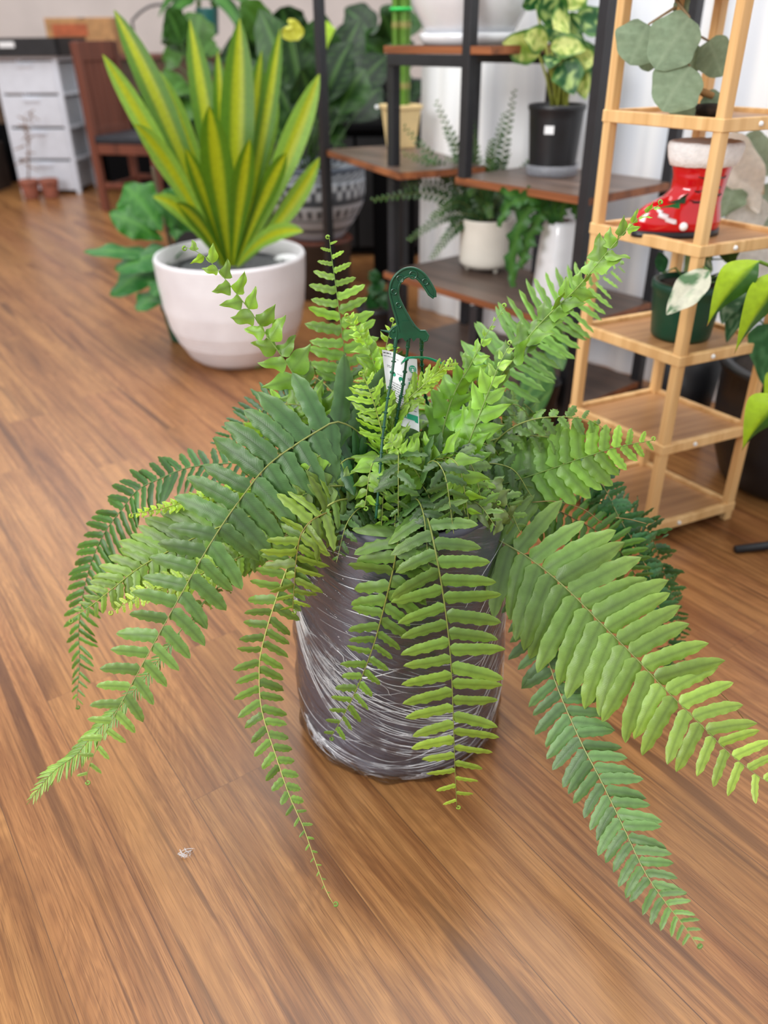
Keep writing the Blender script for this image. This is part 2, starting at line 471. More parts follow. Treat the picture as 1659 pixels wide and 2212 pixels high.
# film
def film_mat():
    m, nt, out = newmat('stretch_film')
    g = nd(nt, 'ShaderNodeNewGeometry')
    sp = nd(nt, 'ShaderNodeSeparateXYZ', {0: g.outputs['Position']})
    an = math_n(nt, 'ARCTAN2', math_n(nt, 'SUBTRACT', sp.outputs[1], PC.y), math_n(nt, 'SUBTRACT', sp.outputs[0], PC.x))
    z2 = math_n(nt, 'ADD', sp.outputs[2], math_n(nt, 'MULTIPLY', an, .06))
    cv = nd(nt, 'ShaderNodeCombineXYZ', {0: math_n(nt, 'MULTIPLY', an, 1.4), 1: math_n(nt, 'MULTIPLY', z2, 70.0)})
    nz = nd(nt, 'ShaderNodeTexNoise', {'Vector': cv.outputs[0], 'Scale': 1.0, 'Detail': 4.0, 'Distortion': .8})
    bp = nd(nt, 'ShaderNodeBump', {'Height': nz.outputs[0], 'Strength': .8, 'Distance': .008})
    gl = nd(nt, 'ShaderNodeBsdfGlossy', {'Color': (1, 1, 1, 1), 'Roughness': .09, 'Normal': bp.outputs[0]})
    tr = nd(nt, 'ShaderNodeBsdfTransparent', {'Color': (.97, .97, .98, 1)})
    fr = nd(nt, 'ShaderNodeFresnel', {'IOR': 1.35, 'Normal': bp.outputs[0]})
    f = math_n(nt, 'ADD', math_n(nt, 'MULTIPLY', fr.outputs[0], .8), .07)
    mx = nd(nt, 'ShaderNodeMixShader', {0: f, 1: tr.outputs[0], 2: gl.outputs[0]})
    nt.links.new(mx.outputs[0], out.inputs[0])
    return m
def crease_mat():
    m, nt, out = newmat('film_crease_glint')
    g = nd(nt, 'ShaderNodeNewGeometry')
    nz = nd(nt, 'ShaderNodeTexNoise', {'Vector': g.outputs['Position'], 'Scale': 17.0, 'Detail': 3.0})
    gl = nd(nt, 'ShaderNodeBsdfPrincipled', {'Base Color': (.93, .94, .97, 1), 'Roughness': .2, 'Coat Weight': 1.0})  # near-white colour paints the highlights along the film creases
    tr = nd(nt, 'ShaderNodeBsdfTransparent')
    f = ramp(nt, nz.outputs[0], [(.36, .06), (.58, 1.0)])
    mx = nd(nt, 'ShaderNodeMixShader', {0: f, 1: tr.outputs[0], 2: gl.outputs[0]})
    nt.links.new(mx.outputs[0], out.inputs[0])
    return m
M['film'] = film_mat(); M['crease'] = crease_mat()
def phi(deg): return math.radians(deg-90)       # 0 = facing the camera, negative = photo left
def onpot(deg, z, off=.005):
    a = phi(deg); r = potr(max(0, z))+off
    return V((PC.x+r*math.cos(a), PC.y+r*math.sin(a), z))
b = MB()
prof = [(potr(z)+.004+(.004 if z < .03 else 0), z) for z in [.001, .006, .012]+[.025+.0138*i for i in range(31)]]
n = 120; vs = []
rnd = random.Random(3)
for i, (r, z) in enumerate(prof):
    for k in range(n):
        a = 2*PI*k/n
        rr = r+.0022*math.sin(a*3+z*60+1.5*math.sin(a*7))*math.exp(-z*2)+.001*math.sin(a*21-z*90)
        if z < .03: rr += .006*abs(math.sin(a*6.5+z*40))
        vs.append((PC.x+rr*math.cos(a), PC.y+rr*math.sin(a), z))
b.add(vs, [(i*n+k, i*n+(k+1) % n, (i+1)*n+(k+1) % n, (i+1)*n+k) for i in range(len(prof)-1) for k in range(n)])
wrap = b.build('plastic_wrap', M['film'], fern)
b = MB()
def crease(pts, r=.0006, wob=.0):
    P = []
    for i in range(29):
        t = i/28*(len(pts)-1); k = min(int(t), len(pts)-2); f = t-k
        # smooth through control points in (deg,z)
        p0 = pts[max(k-1, 0)]; p1 = pts[k]; p2 = pts[k+1]; p3 = pts[min(k+2, len(pts)-1)]
        q = [.5*((2*p1[j])+(p2[j]-p0[j])*f+(2*p0[j]-5*p1[j]+4*p2[j]-p3[j])*f*f+(3*p1[j]-p0[j]-3*p2[j]+p3[j])*f**3) for j in (0, 1)]
        P.append(onpot(q[0]+wob*math.sin(i*.9), max(.003, q[1]), .0055))
    r *= 1.5 if rnd.random() < .16 else .75
    rr = [r*(.25+.75*math.sin(PI*i/28)**.5) for i in range(29)]
    b.tube(P, rr, 4)
R = rnd.uniform
# fan from the upper left sweeping down to the lower right
for i in range(26):
    f = i/25; e = R(-.012, .012)
    crease([(-78+R(-6, 6), .335-.02*f+e), (-58, .27-.08*f+e), (-30+R(-5, 5), .215-.11*f+e), (5, .165-.10*f+e), (38+R(-8, 8), .135-.08*f+e)], R(.00025, .0006))
# bottom girdle arcs
for i in range(15):
    z = R(.012, .09); a0 = R(-80, -20); a1 = a0+R(40, 110); d = R(.01, .035)
    crease([(a0, z+d), (.5*(a0+a1), z), (a1, z+R(0, .03))], R(.0003, .0007))
# right side rising diagonals
for i in range(34):
    a = R(28, 70); z = R(.03, .34)
    crease([(a, z), (a+R(9, 16), z+R(.025, .05)), (a+R(22, 34), z+R(.06, .11))], R(.0003, .0006))
# mid band, gathered bundle left of centre
for i in range(26):
    a = R(-62, -20); z = R(.19, .27)
    crease([(a, z), (a+R(4, 14), z+R(-.03, .02)), (a+R(14, 34), z+R(-.06, .0))], R(.0003, .0008), R(0, 1.0))
for i in range(14):
    a = R(-15, 25); z = R(.10, .235)
    crease([(a-R(10, 26), z+R(.015, .04)), (a, z), (a+R(15, 40), z-R(-.01, .03))], R(.0003, .0008))
# thin stretch lines near the rim
for i in range(13):
    z = R(.29, .43); a = R(-60, 0)
    crease([(a, z), (a+10, z-.003), (a+R(18, 34), z+R(-.01, .0))], R(.0002, .0005))
# crumpled tuft on the left flank, plus the loose corner at the foot
for i in range(34):
    a = R(-66, -50); z = R(.325, .415)
    crease([(a, z), (a+R(-4, 6), z+R(-.012, .012)), (a+R(-6, 8), z+R(-.02, .02))], R(.0004, .0012), 1.5)
for i in range(22):
    a = R(-64, -48); z = R(.004, .06)
    crease([(a, z), (a+R(-4, 6), z+R(-.01, .02)), (a+R(0, 12), z+R(-.02, .0))], R(.0004, .001), 1)
for i in range(22):
    a = R(-22, 60); z = R(.002, .02)
    crease([(a, z), (a+R(3, 6), z+R(-.005, .01)), (a+R(8, 18), z+R(-.008, .004))], R(.0003, .0009), .8)
b.build('crease', M['crease'], wrap)

# ---- fronds
def blend_y(ys, f):
    if isinstance(ys, list): return interp(ys, f)
    if len(ys) == 2: return lerp(ys[0], ys[1], f)
    a, m_, c = ys          # quadratic through 0, .5, 1
    return a*(1-f)*(1-2*f)+m_*4*f*(1-f)+c*f*(2*f-1)
def frond3(P, hwf, n, c0, c1, kind='strap', f0=.1, up=.25, roll=0.0, ratio=.25, ang=(78, 48), droop=.45, nl=12, nw=4, serr=0.0,
           jit=.12, stemc=(150, 165, 80), stemr=.0013, tipy=.35, wavy=.10, seed=1, name='frond', fold=.10, cup=-.28, curlin=.25, asym=0, par=fern, twist=0.0, curl=True):
    rnd = random.Random(seed); mb = MB()
    C = curve3(P, 60)
    mb.tube(C, [stemr*(1.15-.85*i/60) for i in range(61)], 5, [mixc(mixc(stemc, c0, .3), stemc, min(1, i/20)) for i in range(61)])
    L = sum((C[i+1]-C[i]).length for i in range(60))
    for side in (-1, 1):
        for i in range(n):
            f = f0+(1-f0)*((i+(.5 if side > 0 else 0))/n)**.96
            if f > .985: continue
            x = f*60; k = min(59, int(x)); p = C[k].lerp(C[k+1], x-k)
            T = (C[min(60, k+2)]-C[max(0, k-2)]).normalized()
            vv = (CP-p).normalized()
            N = (vv*(1-up)+V((0, 0, 1))*up); N = (N-T*N.dot(T)).normalized()
            q = roll+rnd.gauss(0, jit*.35)+twist*rnd.uniform(-1, 1)
            Sd = T.cross(N).normalized()
            N2 = N*math.cos(q)+Sd*math.sin(q); S2 = T.cross(N2).normalized()
            aa = math.radians(lerp(ang[0], ang[1], f**1.5)+rnd.gauss(0, 30*jit))
            d = (S2*side*math.sin(aa)+T*math.cos(aa)).normalized()
            ln = 1.12*hwf(f)*(1+asym*side)*rnd.uniform(1-jit, 1+jit*.5)
            if ln < .0015: continue
            dn = (N2+T*.22+V((rnd.gauss(0, 1), rnd.gauss(0, 1), rnd.gauss(0, 1)))*jit*.9).normalized()
            dr = droop*rnd.uniform(.4, 1.5)
            cc = mixc(c0, c1, f**1.8); br = rnd.uniform(.86, 1.14); cc = tuple(x_*br for x_ in cc)
            tipc = mixc(c1, (190, 205, 90), .25)
            def colf(t, x, cc=cc, tipc=tipc, ty=tipy):
                c = mixc(cc, tipc, ty*max(0, t-.3)**1.3)
                if serr and abs(x) > .9: c = mixc(c, (170, 196, 120), .12)
                if abs(x) < .2: c = mixc(c, tuple(q_*.8 for q_ in c), .6)
                return tuple(q_*(1.0+.08*abs(x)) for q_ in c)
            cl = bend(p, d, dn, ln, nl, dr, side*curlin*(-1)*rnd.uniform(.3, 1.4))
            if kind == 'strap':
                wd = max(ln*ratio, L*(1-f0)/n*.56 if f < .8 else ln*ratio)
                wd = min(wd, ln*.5)
                mb.leaf(cl, dn, wd, fernprof, colf, nw, fold=fold, cup=cup, wave=wavy, wfreq=rnd.uniform(3, 4.5), serr=serr, ph=rnd.uniform(0, 6))
            else:
                mb.leaf(cl, dn, ln*ratio*rnd.uniform(.9, 1.15), triprof, colf, nw, fold=fold, cup=cup, wave=wavy*.6, wfreq=1.5, ph=rnd.uniform(0, 6))
    if curl:   # rolled tip
        T = (C[-1]-C[-4]).normalized(); N = (CP-C[-1]).normalized()
        pts = bend(C[-1], T, T.cross(N), .012, 12, 5.5)
        mb.tube(pts, [.0016*(1-.04*i) for i in range(13)], 6, c1)
    return mb.build(name, M['fern'], par)

def frond(px, ys, hw, n, c0, c1, **k):
    m = len(px)
    L = [0]
    for a, c in zip(px, px[1:]): L.append(L[-1]+math.hypot(c[0]-a[0], c[1]-a[1]))
    P = [at(p[0], p[1], blend_y(ys, l/L[-1])) for p, l in zip(px, L)]
    C = curve3(P, 40)
    def hwf(f):
        d = depth(C[min(40, int(f*40))])
        return interp(hw, f)*d/FPX
    return frond3(P, hwf, n, c0, c1, **k)

DK = (40, 92, 48); DB = (44, 92, 60); MG = (70, 134, 48); LG = (118, 178, 46); YG = (160, 205, 60); OL = (112, 138, 56); BD = (62, 112, 66)
# name: the big drooping ones first
frond([(850, 1050), (790, 950), (735, 912), (693, 927), (588, 997), (527, 1068), (462, 1162), (389, 1288), (331, 1393), (266, 1512), (199, 1638), (186, 1690)],
      (1.02, .86, .70), [(0, 80), (.1, 125), (.2, 132), (.35, 122), (.5, 110), (.65, 94), (.8, 72), (.92, 45), (1, 18)], 28, (52, 94, 50), (140, 180, 80),
      f0=.05, serr=.07, nl=22, nw=6, up=.1, droop=.35, ratio=.31, seed=11, wavy=.07, ang=(88, 62), stemc=(150, 160, 84))
frond([(890, 1080), (918, 1105), (940, 1187), (961, 1310), (974, 1430), (980, 1574), (983, 1665), (987, 1744)],
      [(0, .98), (.05, .89), (.1, .85), (.2, .835), (1, .74)], [(0, 60), (.1, 75), (.25, 100), (.4, 110), (.6, 110), (.75, 100), (.86, 72), (.93, 46), (1, 26)], 21, (78, 120, 52), (150, 184, 58),
      f0=.05, serr=.08, nl=22, nw=6, up=.1, droop=.3, ratio=.26, seed=12, wavy=.07, ang=(84, 70), stemc=(132, 148, 66), tipy=.5)
frond([(960, 1085), (1036, 1143), (1139, 1203), (1222, 1270), (1302, 1350), (1373, 1421), (1437, 1489), (1509, 1560), (1572, 1624), (1636, 1675), (1690, 1705)],
      (1.0, .84, .68), [(0, 50), (.1, 105), (.22, 140), (.35, 162), (.5, 158), (.62, 146), (.74, 118), (.86, 84), (1, 44)], 24, (88, 130, 58), (156, 190, 70),
      f0=.05, serr=.05, nl=22, nw=6, up=.1, droop=.3, ratio=.245, seed=13, wavy=.07, ang=(80, 66), stemc=(140, 154, 84), tipy=.55)
frond([(960, 1080), (1060, 1150), (1130, 1260), (1175, 1399), (1208, 1495), (1256, 1605), (1296, 1682), (1344, 1781), (1391, 1880), (1435, 1946), (1476, 1998), (1508, 2046)],
      (1.0, .80, .50), [(0, 30), (.2, 60), (.35, 75), (.5, 82), (.7, 80), (.85, 62), (.94, 36), (1, 14)], 36, (88, 128, 80), (102, 144, 68),
      f0=.16, nl=12, nw=4, up=.1, droop=.4, ratio=.26, seed=14, wavy=.10, ang=(72, 62), stemc=(176, 188, 118), stemr=.0011)
frond([(800, 1080), (720, 1085), (650, 1160), (600, 1284), (566, 1398), (560, 1461), (566, 1537), (595, 1630), (625, 1718), (655, 1786), (680, 1858), (705, 1925), (722, 1955)],
      [(0, .98), (.08, .90), (.2, .87), (.5, .80), (1, .60)], [(0, 20), (.18, 60), (.3, 68), (.5, 58), (.6, 54), (.7, 42), (.8, 26), (.9, 13), (1, 5)], 33, (94, 130, 52), (116, 160, 62),
      f0=.12, nl=11, nw=4, up=.1, droop=.5, ratio=.29, seed=15, wavy=.12, ang=(78, 58), stemc=(196, 206, 110), stemr=.0011, tipy=.5)
frond([(800, 1085), (700, 1110), (655, 1145), (641, 1200), (636, 1260), (632, 1322)],
      [(0, .98), (.2, .90), (.4, .87), (1, .835)], [(0, 30), (.3, 84), (.6, 80), (.85, 60), (1, 24)], 14, (104, 138, 44), (128, 160, 50),
      f0=.2, nl=12, nw=4, up=.05, droop=.55, ratio=.24, seed=16, wavy=.16, ang=(82, 70), jit=.2, stemc=(150, 140, 60), tipy=.5, twist=.3)
frond([(880, 1110), (860, 1170), (849, 1231), (828, 1318), (806, 1397), (777, 1473), (748, 1535), (714, 1594)],
      [(0, .95), (.08, .87), (.16, .85), (1, .80)], [(0, 40), (.15, 95), (.35, 98), (.5, 76), (.65, 52), (.85, 46), (1, 24)], 18, (88, 128, 52), (106, 150, 48),
      f0=.1, nl=12, nw=4, up=.05, droop=.4, ratio=.3, seed=17, wavy=.14, ang=(74, 60), jit=.16, stemc=(140, 148, 66), tipy=.6)
# upright and leaning young fronds
frond([(845, 1060), (800, 980), (753, 873), (749, 816), (743, 755), (736, 698), (728, 637), (717, 559), (711, 512)],
      (1.06, 1.14, 1.18), [(0, 30), (.3, 60), (.5, 74), (.65, 72), (.78, 58), (.88, 38), (.95, 22), (1, 12)], 17, (84, 134, 48), (140, 188, 60),
      f0=.15, up=0, droop=.2, ratio=.27, seed=18, wavy=.15, ang=(84, 74), stemc=(130, 170, 80), nl=14, tipy=.3)
frond([(850, 1060), (780, 980), (690, 880), (649, 829), (609, 770), (577, 726), (542, 674), (514, 638), (470, 583), (438, 551), (400, 533)],
      (1.04, 1.05, 1.02), [(0, 20), (.3, 52), (.5, 66), (.65, 62), (.8, 46), (.92, 34), (1, 16)], 13, (92, 142, 46), (134, 182, 60), kind='tri',
      f0=.25, up=0, droop=.5, ratio=.62, seed=19, wavy=.3, ang=(72, 62), jit=.25, twist=.5, stemc=(140, 180, 84), nl=12, tipy=.3)
frond([(890, 1060), (960, 990), (1050, 880), (1081, 811), (1111, 775), (1135, 736), (1183, 682), (1247, 621), (1313, 543), (1375, 475), (1428, 440)],
      (1.04, 1.10, 1.12), [(0, 20), (.3, 60), (.5, 60), (.7, 54), (.85, 44), (.95, 28), (1, 14)], 18, (84, 136, 44), (134, 182, 60), kind='tri',
      f0=.25, up=0, droop=.5, ratio=.66, seed=20, wavy=.3, ang=(50, 40), jit=.3, twist=1.4, stemc=(150, 184, 90), nl=12, tipy=.3, roll=.5)
frond([(900, 1050), (960, 960), (1060, 830), (1130, 745), (1200, 682), (1250, 640), (1300, 600), (1345, 570)],
      (1.08, 1.24, 1.36), [(0, 30), (.3, 90), (.5, 104), (.7, 96), (.85, 66), (.95, 34), (1, 12)], 24, (76, 132, 54), (138, 196, 76),
      f0=.22, up=0, droop=.3, ratio=.17, seed=21, wavy=.18, ang=(84, 72), stemc=(130, 170, 80), nl=12)
frond([(880, 1075), (930, 1082), (1000, 1070), (1119, 1036), (1190, 1013), (1258, 989), (1338, 965), (1412, 951)],
      (1.0, 1.0, 1.0), [(0, 40), (.3, 78), (.55, 88), (.75, 76), (.9, 40), (1, 16)], 16, (66, 120, 42), (138, 184, 54),
      f0=.2, up=.0, droop=.35, ratio=.38, seed=22, wavy=.12, ang=(82, 66), stemc=(110, 150, 60), nl=14, tipy=.4)
frond([(900, 1050), (960, 1035), (1050, 985), (1130, 958), (1235, 945)],
      (1.04, 1.10, 1.12), [(0, 40), (.4, 62), (.8, 48), (1, 26)], 17, (64, 112, 62), (112, 132, 78),
      f0=.2, up=.0, droop=.4, ratio=.34, seed=23, wavy=.2, ang=(80, 60), jit=.2, stemc=(100, 110, 60))
# right back, drooping
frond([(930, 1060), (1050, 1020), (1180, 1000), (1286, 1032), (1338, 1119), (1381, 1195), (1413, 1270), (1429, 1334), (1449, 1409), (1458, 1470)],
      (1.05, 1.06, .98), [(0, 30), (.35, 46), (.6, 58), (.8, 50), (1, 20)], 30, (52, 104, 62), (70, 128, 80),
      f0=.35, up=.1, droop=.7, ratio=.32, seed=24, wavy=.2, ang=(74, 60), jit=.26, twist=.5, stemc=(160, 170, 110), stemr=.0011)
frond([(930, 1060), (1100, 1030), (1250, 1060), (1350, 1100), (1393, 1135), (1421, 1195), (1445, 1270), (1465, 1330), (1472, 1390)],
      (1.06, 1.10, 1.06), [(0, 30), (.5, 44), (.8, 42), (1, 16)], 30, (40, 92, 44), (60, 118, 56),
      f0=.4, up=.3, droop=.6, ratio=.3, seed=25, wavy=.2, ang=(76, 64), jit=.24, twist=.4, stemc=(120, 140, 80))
frond([(930, 1070), (1040, 1080), (1150, 1085), (1240, 1120), (1330, 1180), (1400, 1290)],
      (1.0, 1.04, 1.0), [(0, 40), (.4, 78), (.8, 60), (1, 24)], 22, (66, 122, 44), (96, 150, 52),
      f0=.25, up=.2, droop=.4, ratio=.22, seed=26, wavy=.12, ang=(76, 60), stemc=(110, 100, 50))
# left back and left side
frond([(830, 1050), (740, 930), (680, 880), (614, 872), (570, 885), (527, 916), (491, 948), (462, 974)],
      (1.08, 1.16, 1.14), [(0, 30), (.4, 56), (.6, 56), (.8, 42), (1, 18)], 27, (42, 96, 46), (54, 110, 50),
      f0=.25, up=-.3, droop=.2, ratio=.2, seed=27, wavy=.15, ang=(80, 66), roll=.3, stemc=(110, 140, 70))
frond([(830, 1060), (700, 1010), (600, 995), (491, 1001), (407, 1010), (353, 1031), (299, 1057), (266, 1097), (230, 1144), (205, 1194), (187, 1248), (176, 1306), (170, 1364), (172, 1430), (165, 1528)],
      (1.05, 1.08, .92), [(0, 20), (.25, 56), (.5, 70), (.7, 68), (.85, 42), (.95, 26), (1, 12)], 44, (46, 94, 48), (90, 146, 40),
      f0=.2, up=.1, droop=.5, ratio=.2, seed=28, wavy=.12, ang=(70, 52), roll=.55, stemc=(90, 130, 60), nl=10)
frond([(820, 1080), (700, 1090), (560, 1110), (450, 1148), (375, 1185), (303, 1225), (245, 1270), (201, 1305), (152, 1339)],
      (1.02, .96, .86), [(0, 20), (.35, 84), (.6, 96), (.8, 66), (.92, 30), (1, 6)], 24, (80, 124, 54), (132, 170, 62),
      f0=.3, up=.1, droop=.4, ratio=.29, seed=29, wavy=.1, ang=(66, 54), stemc=(170, 190, 84), tipy=.6)
frond([(820, 1070), (640, 1055), (500, 1062), (425, 1078), (353, 1097), (283, 1111)],
      (1.03, 1.0, .94), [(0, 10), (.5, 24), (.8, 20), (1, 10)], 22, (104, 164, 36), (168, 206, 40), kind='tri',
      f0=.4, up=.1, droop=.4, ratio=.8, seed=30, wavy=.2, ang=(70, 60), stemc=(160, 190, 60))
frond([(820, 1085), (640, 1150), (480, 1220), (380, 1262), (317, 1278), (281, 1298), (238, 1321)],
      (1.0, .93, .86), [(0, 10), (.5, 44), (.8, 36), (1, 10)], 24, (100, 152, 50), (176, 206, 66),
      f0=.4, up=.1, droop=.4, ratio=.4, seed=31, wavy=.15, ang=(76, 66), stemc=(160, 180, 80))
frond([(830, 1070), (640, 1130), (500, 1240), (400, 1350), (300, 1480), (199, 1590), (165, 1630), (114, 1668), (58, 1738)],
      (1.02, .90, .72), [(0, 10), (.6, 26), (.8, 40), (.9, 38), (.97, 22), (1, 8)], 60, (66, 120, 60), (140, 182, 70),
      f0=.55, up=.1, droop=.5, ratio=.13, seed=32, wavy=.1, ang=(52, 40), roll=.5, stemc=(120, 160, 70), nl=8, curl=False)
frond([(820, 1080), (700, 1110), (606, 1162), (540, 1205), (480, 1262), (430, 1310), (415, 1340)],
      (1.0, .95, .92), [(0, 20), (.4, 44), (.8, 40), (1, 18)], 20, (96, 136, 62), (124, 160, 62), kind='tri',
      f0=.2, up=.1, droop=.9, ratio=.6, seed=33, wavy=.4, ang=(70, 60), jit=.35, twist=1.0, stemc=(140, 160, 80))
# young crinkled fronds in the middle
frond([(855, 1060), (835, 960), (822, 880), (809, 792), (796, 753), (775, 716), (752, 680)],
      (1.02, 1.03, 1.02), [(0, 20), (.3, 48), (.6, 48), (.8, 36), (1, 14)], 19, (100, 160, 40), (150, 200, 66), kind='tri',
      f0=.2, up=0, droop=.9, ratio=.55, seed=34, wavy=.4, ang=(62, 50), jit=.3, twist=.9, stemc=(160, 196, 100))
frond([(870, 1065), (850, 1020), (833, 965), (819, 910), (804, 860), (783, 806)],
      (.98, .97, .98), [(0, 50), (.3, 74), (.6, 66), (.85, 50), (1, 20)], 17, (112, 166, 40), (150, 196, 50),
      f0=.05, up=.2, droop=.8, ratio=.2, seed=35, wavy=.25, ang=(70, 60), jit=.3, twist=.5, stemc=(170, 190, 90))
frond([(860, 1040), (842, 930), (828, 830), (833, 755), (850, 692)],
      (1.08, 1.10, 1.10), [(0, 20), (.5, 36), (.8, 32), (1, 10)], 12, (110, 166, 40), (160, 204, 60), kind='tri',
      f0=.2, up=0, droop=.8, ratio=.5, seed=36, wavy=.3, ang=(70, 60), jit=.3, twist=.8, stemc=(150, 190, 90))
frond([(860, 1040), (845, 960), (850, 910), (874, 870), (907, 839), (941, 808), (975, 783)],
      (1.0, 1.0, 1.01), [(0, 40), (.3, 62), (.6, 50), (.85, 34), (1, 16)], 20, (110, 160, 40), (156, 200, 56),
      f0=.1, up=0, droop=.6, ratio=.26, seed=37, wavy=.25, ang=(40, 28), jit=.26, twist=.6, stemc=(160, 190, 90))
frond([(920, 1060), (940, 1000), (951, 962), (960, 917), (975, 866), (993, 826), (1012, 796), (1045, 733), (1066, 697), (1092, 662)],
      (1.02, 1.04, 1.04), [(0, 40), (.3, 66), (.55, 56), (.7, 40), (.85, 14), (1, 6)], 11, (92, 156, 38), (146, 196, 70), kind='tri',
      f0=.05, up=0, droop=.6, ratio=.62, seed=38, wavy=.3, ang=(50, 44), jit=.2, twist=.5, stemc=(150, 184, 100))
frond([(940, 1075), (975, 1050), (993, 1022), (1005, 977), (1024, 926), (1045, 872), (1063, 826), (1081, 781), (1104, 742)],
      (1.0, 1.0, 1.02), [(0, 40), (.25, 70), (.5, 66), (.7, 50), (.85, 32), (1, 12)], 9, (96, 160, 38), (160, 206, 90), kind='tri',
      f0=.12, up=0, droop=.5, ratio=.62, seed=39, wavy=.25, ang=(46, 42), jit=.2, twist=.4, stemc=(150, 184, 100))
frond([(930, 1078), (919, 1056), (900, 1020), (881, 997), (838, 948)],
      (.96, .94, .95), [(0, 60), (.5, 64), (.8, 46), (1, 24)], 11, (100, 160, 38), (156, 204, 60), kind='tri',
      f0=.03, up=.2, droop=.5, ratio=.5, seed=40, wavy=.35, ang=(76, 66), jit=.3, twist=.6, stemc=(160, 190, 90))
frond([(900, 1080), (960, 1070), (1030, 1075), (1085, 1100), (1110, 1130)],
      (.98, .93, .92), [(0, 50), (.5, 84), (1, 50)], 7, (92, 118, 58), (110, 134, 66), kind='tri',
      f0=.15, up=.3, droop=.8, ratio=.6, seed=41, wavy=.4, ang=(74, 60), jit=.3, twist=.7, stemc=(130, 120, 70), curl=False)
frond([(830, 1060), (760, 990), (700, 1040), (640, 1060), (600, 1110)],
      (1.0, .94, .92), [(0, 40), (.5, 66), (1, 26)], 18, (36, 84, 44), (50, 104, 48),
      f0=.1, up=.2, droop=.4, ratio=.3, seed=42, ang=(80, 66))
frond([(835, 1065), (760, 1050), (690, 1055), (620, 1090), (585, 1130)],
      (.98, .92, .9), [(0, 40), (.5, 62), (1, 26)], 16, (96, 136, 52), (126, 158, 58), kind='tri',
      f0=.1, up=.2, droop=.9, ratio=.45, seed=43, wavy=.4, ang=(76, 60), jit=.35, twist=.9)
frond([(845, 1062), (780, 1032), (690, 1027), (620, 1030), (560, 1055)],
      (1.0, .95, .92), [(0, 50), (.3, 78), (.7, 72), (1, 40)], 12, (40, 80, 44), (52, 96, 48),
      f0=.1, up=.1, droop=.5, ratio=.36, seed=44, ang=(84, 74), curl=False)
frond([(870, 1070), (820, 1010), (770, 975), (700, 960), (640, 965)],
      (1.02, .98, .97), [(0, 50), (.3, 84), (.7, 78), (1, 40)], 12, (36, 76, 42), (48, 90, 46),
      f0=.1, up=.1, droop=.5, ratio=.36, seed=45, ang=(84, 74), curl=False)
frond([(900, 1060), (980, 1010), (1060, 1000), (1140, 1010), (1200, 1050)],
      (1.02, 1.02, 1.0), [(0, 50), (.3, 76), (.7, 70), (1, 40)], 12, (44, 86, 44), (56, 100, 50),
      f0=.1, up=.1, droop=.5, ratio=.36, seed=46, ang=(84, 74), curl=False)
# leafy fill around the crown
rf = random.Random(21)
for i in range(56):
    az = rf.uniform(0, 2*PI)
    fx, fy = math.cos(az), math.sin(az)
    front = fy < -.2
    Lr = rf.uniform(.10, .16) if front else rf.uniform(.13, .25)
    r0 = rf.uniform(.01, .07)
    base = PC+V((fx*r0, fy*r0*.8, .395))
    h = rf.uniform(.05, .12) if front else rf.uniform(.07, .15)
    p1 = base+V((fx*Lr*.35, fy*Lr*.35, h)); p2 = base+V((fx*Lr*.75, fy*Lr*.75, h*1.15)); p3 = base+V((fx*Lr, fy*Lr, h*rf.uniform(.4, .9)))
    young = rf.random() < .38
    c0 = (104, 156, 42) if young else rf.choice([(42, 80, 36), (58, 100, 38), (76, 118, 44)])
    mx_ = rf.uniform(.026, .042)
    frond3([base, p1, p2, p3], (lambda f, mx_=mx_: mx_*interp([(0, .5), (.4, 1), (.8, .8), (1, .3)], f)), rf.randint(9, 13), c0, mixc(c0, YG, .25),
           kind='tri' if young else 'strap', f0=.12, up=.4, roll=rf.uniform(-.4, .4), droop=.6, ratio=.5 if young else .3, seed=100+i, wavy=.25,
           ang=(76, 56), jit=.25, twist=.3, nl=9, curl=young)
# thin brown runner threads
for pts in ([(1150, 1085), (1200, 1083), (1260, 1100), (1300, 1130)], [(1509, 1430), (1540, 1480), (1580, 1520), (1612, 1560)], [(1330, 1118), (1360, 1122), (1396, 1131)]):
    b = MB(); P = [at(u, v, .98 if u < 1480 else .84) for u, v in pts]; b.tube(curve3(P, 16), .0007, 4, (150, 130, 70)); b.build('runner', M['fern'], fern)

# ---- hanging hook
YH = 1.0
hk = thing('plant_hanger', at(870, 740, YH), 'dark green plastic hanging hook with three straps rising out of the fern', 'hook')
def outline(cl, w0):
    Lf = []; Rt = []
    for i, p in enumerate(cl):
        a = cl[max(0, i-1)]; c = cl[min(len(cl)-1, i+1)]
        dx, dy = c[0]-a[0], c[1]-a[1]; l = math.hypot(dx, dy) or 1
        w = w0[i]/2
        Lf.append((p[0]-dy/l*w, p[1]+dx/l*w)); Rt.append((p[0]+dy/l*w, p[1]-dx/l*w))
    return Lf, Rt
# centre line of the hook band in photo pixels
hc = [(938, 640), (924, 615), (908, 594), (889, 585), (870, 590), (855, 607), (851, 632), (858, 657), (868, 682), (878, 708)]
HC = curve3([(x, y, 0) for x, y in hc], 40)
ws = [interp([(0, 4), (.05, 15), (.2, 17), (.7, 18), (.85, 24), (1, 34)], i/40) for i in range(41)]
Lf, Rt = outline([(p.x, p.y) for p in HC], ws)
def hpt(x, y, dz=0): return at(x, y, YH)+V((0, -dz, 0))
b = MB()
TH = .005
m = len(Lf); vs = []
for z in (0, TH):
    for p in Lf: vs.append(hpt(p[0], p[1], z))
    for p in Rt: vs.append(hpt(p[0], p[1], z))
fs = []
for i in range(m-1):
    fs += [(i, i+1, m+i+1, m+i), (2*m+i, 3*m+i, 3*m+i+1, 2*m+i+1), (i, 2*m+i, 2*m+i+1, i+1), (m+i, m+i+1, 3*m+i+1, 3*m+i)]
fs += [(0, m, 3*m, 2*m), (m-1, 3*m-1, 4*m-1, 2*m-1)]
b.add(vs, fs)
